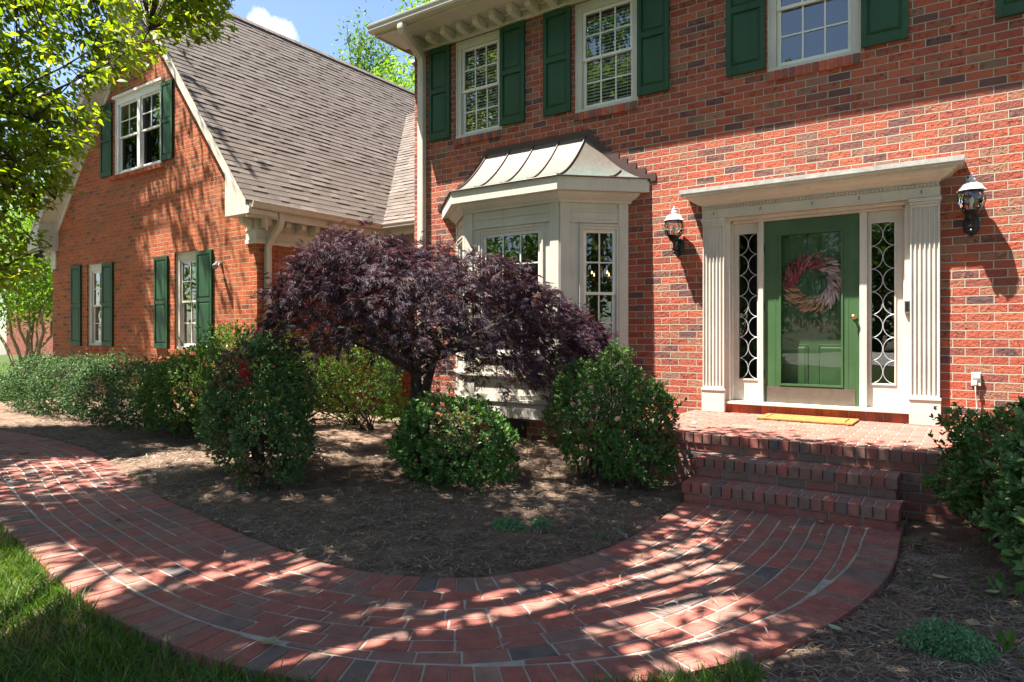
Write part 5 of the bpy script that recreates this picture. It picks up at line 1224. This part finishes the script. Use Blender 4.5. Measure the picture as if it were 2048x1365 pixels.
# ---- pine straw, grass, leaves
def ground_z(P):
    return zf(P[:, 0], P[:, 1])
def straw(n, x0, x1, y0, y1, L0, L1, w):
    P = np.stack([rng.uniform(x0, x1, n), rng.uniform(y0, y1, n)], 1); outer, d = dist_path(P[:, 0], P[:, 1])
    ok = (d > .03) & ~((P[:, 0] > -2.7) & (P[:, 1] > 5.2) & (P[:, 0] < -.02)) & ~((P[:, 0] > -6.4) & (P[:, 0] < -3.5) & (P[:, 1] > 7.0)) & ~(outer & (P[:, 0] < -.86))
    ok |= False; spill = (d <= .03) & (rng.random(n) < .025); cl_ = np.sin(P[:, 0] * 4.7 + np.sin(P[:, 1] * 3)) + np.sin(P[:, 1] * 6.1 + P[:, 0] * 2.2) + .7 * np.sin(P[:, 0] * 13 - P[:, 1] * 11); pick = (ok & ((cl_ > -.35) | (rng.random(n) < .35))) | spill; P = P[pick]; d = d[pick]; cl_ = cl_[pick]; n = len(P)
    z = np.where(d < .001, .002, ground_z(P)); A = rng.random(n) * 6.283; L = rng.uniform(L0, L1, n) / 2
    D = np.stack([np.cos(A), np.sin(A), rng.normal(size=n) * .10], 1); S = np.stack([-np.sin(A), np.cos(A), np.zeros(n)], 1); c = np.stack([P[:, 0], P[:, 1], z + rng.uniform(.002, .020, n) + np.clip(cl_, 0, 2) * rng.random(n) * .012], 1); bw = rng.normal(size=n) * .12
    mid = c + S * (bw * L)[:, None] + np.array([0, 0, .006]); ww = (w * rng.uniform(.6, 1.3, n))[:, None]
    V = np.stack([c - D * L[:, None], mid - S * ww, mid + S * ww, c + D * L[:, None]], 1)
    return V, np.repeat(rng.random(n), 4)
Vs, Rs = zip(straw(80000, -6.2, .9, 2.3, 6.6, .06, .15, .0024), straw(16000, -12, -5.5, 3.0, 5.2, .08, .18, .004), straw(34000, -1.1, .8, 2.1, 5.4, .05, .14, .0022))
V = np.concatenate(Vs); me = bpy.data.meshes.new('pine_straw'); me.vertices.add(V.shape[0] * 4); me.vertices.foreach_set('co', V.astype('f').ravel())
idx = np.arange(len(V))[:, None] * 4 + np.array([0, 1, 3, 2]); set_faces(me, idx)
at_ = me.attributes.new('rnd', 'FLOAT', 'POINT'); at_.data.foreach_set('value', np.concatenate(Rs).astype('f')); me.materials.append(M['straw'])
o = bpy.data.objects.new('pine_straw', me); COL.objects.link(o); tag(o, kind='stuff')
n = 2600; P = np.stack([rng.uniform(-7, 1, n), rng.uniform(2.4, 6.4, n)], 1); outer, d = dist_path(P[:, 0], P[:, 1])
ok = (d > .02) & ~((P[:, 0] > -2.75) & (P[:, 1] > 5.2) & (P[:, 0] < .05)) & ~(outer & ((P[:, 0] < -1.0) | (P[:, 1] < 2.5))) & ((np.sin(P[:, 0] * 5) + np.sin(P[:, 1] * 7) > 0) | (rng.random(n) < .3)); ok |= rng.random(n) < .012; P = P[ok]; n = len(P); outer, d = dist_path(P[:, 0], P[:, 1])
o = scatter_mesh('leaf_litter', M['deadleaf'], *DL, np.stack([P[:, 0], P[:, 1], np.where(d < .001, .003, ground_z(P) + .02)], 1), unit(rng.normal(size=(n, 3)) * [1, 1, .15]), unit(rng.normal(size=(n, 3)) * .35 + np.array([0, 0, 1.])), rng.uniform(.012, .042, n), rng.random(n) * .62); tag(o, kind='stuff')
# grass
n = 120000; P = np.stack([rng.uniform(-8, -.35, n), rng.uniform(.7, 2.95, n)], 1); outer, d = dist_path(P[:, 0], P[:, 1])
xt = np.stack([rng.uniform(-1.35, -.72, 9000), rng.uniform(1.9, 2.85, 9000)], 1); P = np.concatenate([P, xt]); o2, d2 = dist_path(xt[:, 0], xt[:, 1]); outer = np.r_[outer, o2]; d = np.r_[d, d2]; n = len(P)
pt = np.sin(P[:, 0] * 3.1) + np.sin(P[:, 1] * 4.7 + P[:, 0]) 
ok = outer & (d > .012) & (P[:, 0] < -.74 + .05 * np.sin(P[:, 1] * 17) - .5 * (rng.random(n) < .12) * rng.random(n)) & ((pt > -1.2) | (rng.random(n) < .6)) & ((P[:, 0] > -5.5) | (rng.random(n) < .6)); P, d = P[ok], d[ok]; n = len(P)
z = ground_z(P); A = unit(rng.normal(size=(n, 3)) * [.75, .75, .35] + np.array([0, 0, .85])); c = np.stack([P[:, 0], P[:, 1], z], 1)
GT = ([(-.035, 0, 0), (.035, 0, 0), (.028, .5, .03), (-.028, .5, .03), (0, 1, -.12)], [(0, 1, 2), (0, 2, 3), (3, 2, 4)])
dead = (np.sin(P[:, 0] * 5.3 + 1) * np.sin(P[:, 1] * 6.1) > .45) & (rng.random(n) < .5)
o = scatter_mesh('grass', M['grass'], *GT, c, A, rdir(n), rng.uniform(.045, .105, n), np.where(dead | (rng.random(n) < .06), .98, rng.random(n) * .85)); tag(o, kind='stuff')
n = 9000; P = np.stack([rng.uniform(-40, -18, n), rng.uniform(6.2, 17, n)], 1); c = np.concatenate([P, np.full((n, 1), -.13)], 1)
o = scatter_mesh('far_grass', M['grass'], *GT, c, unit(rng.normal(size=(n, 3)) * .5 + np.array([0, 0, .85])), rdir(n), rng.uniform(.1, .2, n), rng.random(n) * .8); tag(o, kind='stuff')
# fallen leaves on the walk, each its own thing
FL = [(540, 1290, .085, 'curled tan leaf on the walk edge nearest the camera'), (732, 1248, .05, 'small pale green leaf in the middle of the walk'), (236, 1042, .065, 'greenish leaf on the walk beside a dark paver'), (48, 908, .10, 'pale leaf lying far down the walk on the left'), (133, 886, .10, 'light green leaf on the inner edge of the far walk'), (178, 896, .10, 'pale leaf on the walk border below the hedge'), (1643, 1047, .06, 'grey green leaf in front of the lowest step'), (494, 1067, .06, 'pale leaf where the straw meets the walk'), (330, 997, .07, 'grey leaf on the inner walk edge beside the tall shrub'), (1670, 1263, .07, 'dark green leaf in the straw right of the walk'), (1945, 1253, .09, 'brown lobed leaf beside the largest thyme patch'), (1985, 1190, .07, 'tan leaf in the straw under the nearest shrub'), (1880, 1160, .08, 'long tan leaf on the straw below the right shrubs')]
for u, v, s, lab in FL:
    a = (u - 1024) / F_PX; t_ = H * F_PX / (v - HOR); p = (RIGHT * a + FWD) * t_; q = MB(); an = random.random() * 6.28; cs, sn = math.cos(an), math.sin(an); vs = []
    prof = [(0, .02), (.25, .32), (.5, .40), (.75, .28), (1, .02)]
    for tt_, w_ in prof:
        for k in (-1, -.5, 0, .5, 1): x = (tt_ - .5) * s; y = k * w_ * s * .8; vs.append((p[0] + x * cs - y * sn, p[1] + x * sn + y * cs, .006 + abs(k) * .012 * (1 if s > .06 else .5) + .012 * (tt_ - .5) ** 2))
    q.add(vs, [(i * 5 + j, i * 5 + j + 1, i * 5 + j + 6, i * 5 + j + 5) for i in range(4) for j in range(4)], random.random())
    o = q.build('fallen_leaf', M['deadleaf'], None, smooth=True); tag(o, lab, 'leaf', 'fallen leaves')
pc = (RIGHT * ((1388 - 1024) / F_PX) + FWD) * 6.62
q = MB(); q.box(pc[0] - .02, pc[0] + .025, pc[1] - .015, pc[1] + .015, .459, .475); o = q.build('paper_scrap', M['capwhite'], None, bevel=.004); tag(o, 'small pale scrap lying on the porch bricks', 'scrap')
q = MB(); q.tube([(-4.55, 6.35, .0), (-4.2, 6.05, .03), (-3.85, 5.85, .025), (-3.5, 5.62, .02), (-3.35, 5.5, -.01)], .014, 8); o = q.build('garden_hose', M['black'], None); tag(o, 'black drip hose on the straw in front of the bay', 'hose')

# ================================================================== light
SX, SY, SZ = SUN
sd_ = Vector((SX, SY, SZ)).normalized()
sl = bpy.data.lights.new('sun', 'SUN'); sl.energy = 5.0; sl.angle = R(.53); sl.color = (1, .94, .84); so = bpy.data.objects.new('sun', sl); COL.objects.link(so)
so.rotation_euler = sd_.to_track_quat('-Z', 'Y').to_euler(); so.location = (-12, -8, 30)
w = bpy.data.worlds.new('World'); scn.world = w; w.use_nodes = True; nt = w.node_tree; nt.nodes.clear()
sky = nt.nodes.new('ShaderNodeTexSky'); sky.sky_type = 'NISHITA'; sky.sun_disc = False
sky.sun_elevation = math.asin(-sd_.z); sky.sun_rotation = math.atan2(-sd_.x, -sd_.y); sky.air_density = 1.0; sky.dust_density = .7; sky.ozone_density = 2.0
tc = nt.nodes.new('ShaderNodeTexCoord').outputs['Generated']
def dirv(u, v): d = np.array([*(RIGHT * ((u - 1024) / F_PX) + FWD), (HOR - v) / F_PX]); return d / np.linalg.norm(d)
cl = None
for (u, v, rad) in ((522, 42, .020), (568, 72, .022), (545, 58, .020)):
    dt = nd(nt, 'ShaderNodeVectorMath', {0: tc, 1: tuple(dirv(u, v))}, operation='DISTANCE').outputs['Value']
    s_ = nd(nt, 'ShaderNodeMapRange', {'Value': dt, 'From Min': rad, 'From Max': 0}).outputs[0]; cl = s_ if cl is None else mth(nt, 'MAXIMUM', cl, s_)
nz = noise(nt, tc, 26, 7, .62)
cm_ = nd(nt, 'ShaderNodeMapRange', {'Value': mth(nt, 'ADD', mth(nt, 'MULTIPLY', cl, 1.0), mth(nt, 'MULTIPLY', mth(nt, 'SUBTRACT', nz, .5), 1.6)), 'From Min': .22, 'From Max': .75}).outputs[0]
cm_ = mth(nt, 'MULTIPLY', cm_, mth(nt, 'GREATER_THAN', cl, .001))
skc = mixc(nt, mth(nt, 'MULTIPLY', cm_, .85), sky.outputs[0], (7.5, 7.6, 7.9))
bg = nd(nt, 'ShaderNodeBackground', {'Color': skc, 'Strength': .060}); wo = nt.nodes.new('ShaderNodeOutputWorld'); nt.links.new(bg.outputs[0], wo.inputs[0])
scn.view_settings.view_transform = 'Standard'; scn.view_settings.look = 'None'; scn.view_settings.exposure = 2.15; scn.view_settings.gamma = 1
scn.cycles.max_bounces = 8; scn.cycles.transparent_max_bounces = 12; scn.cycles.caustics_reflective = False; scn.cycles.caustics_refractive = False; scn.cycles.sample_clamp_indirect = 6
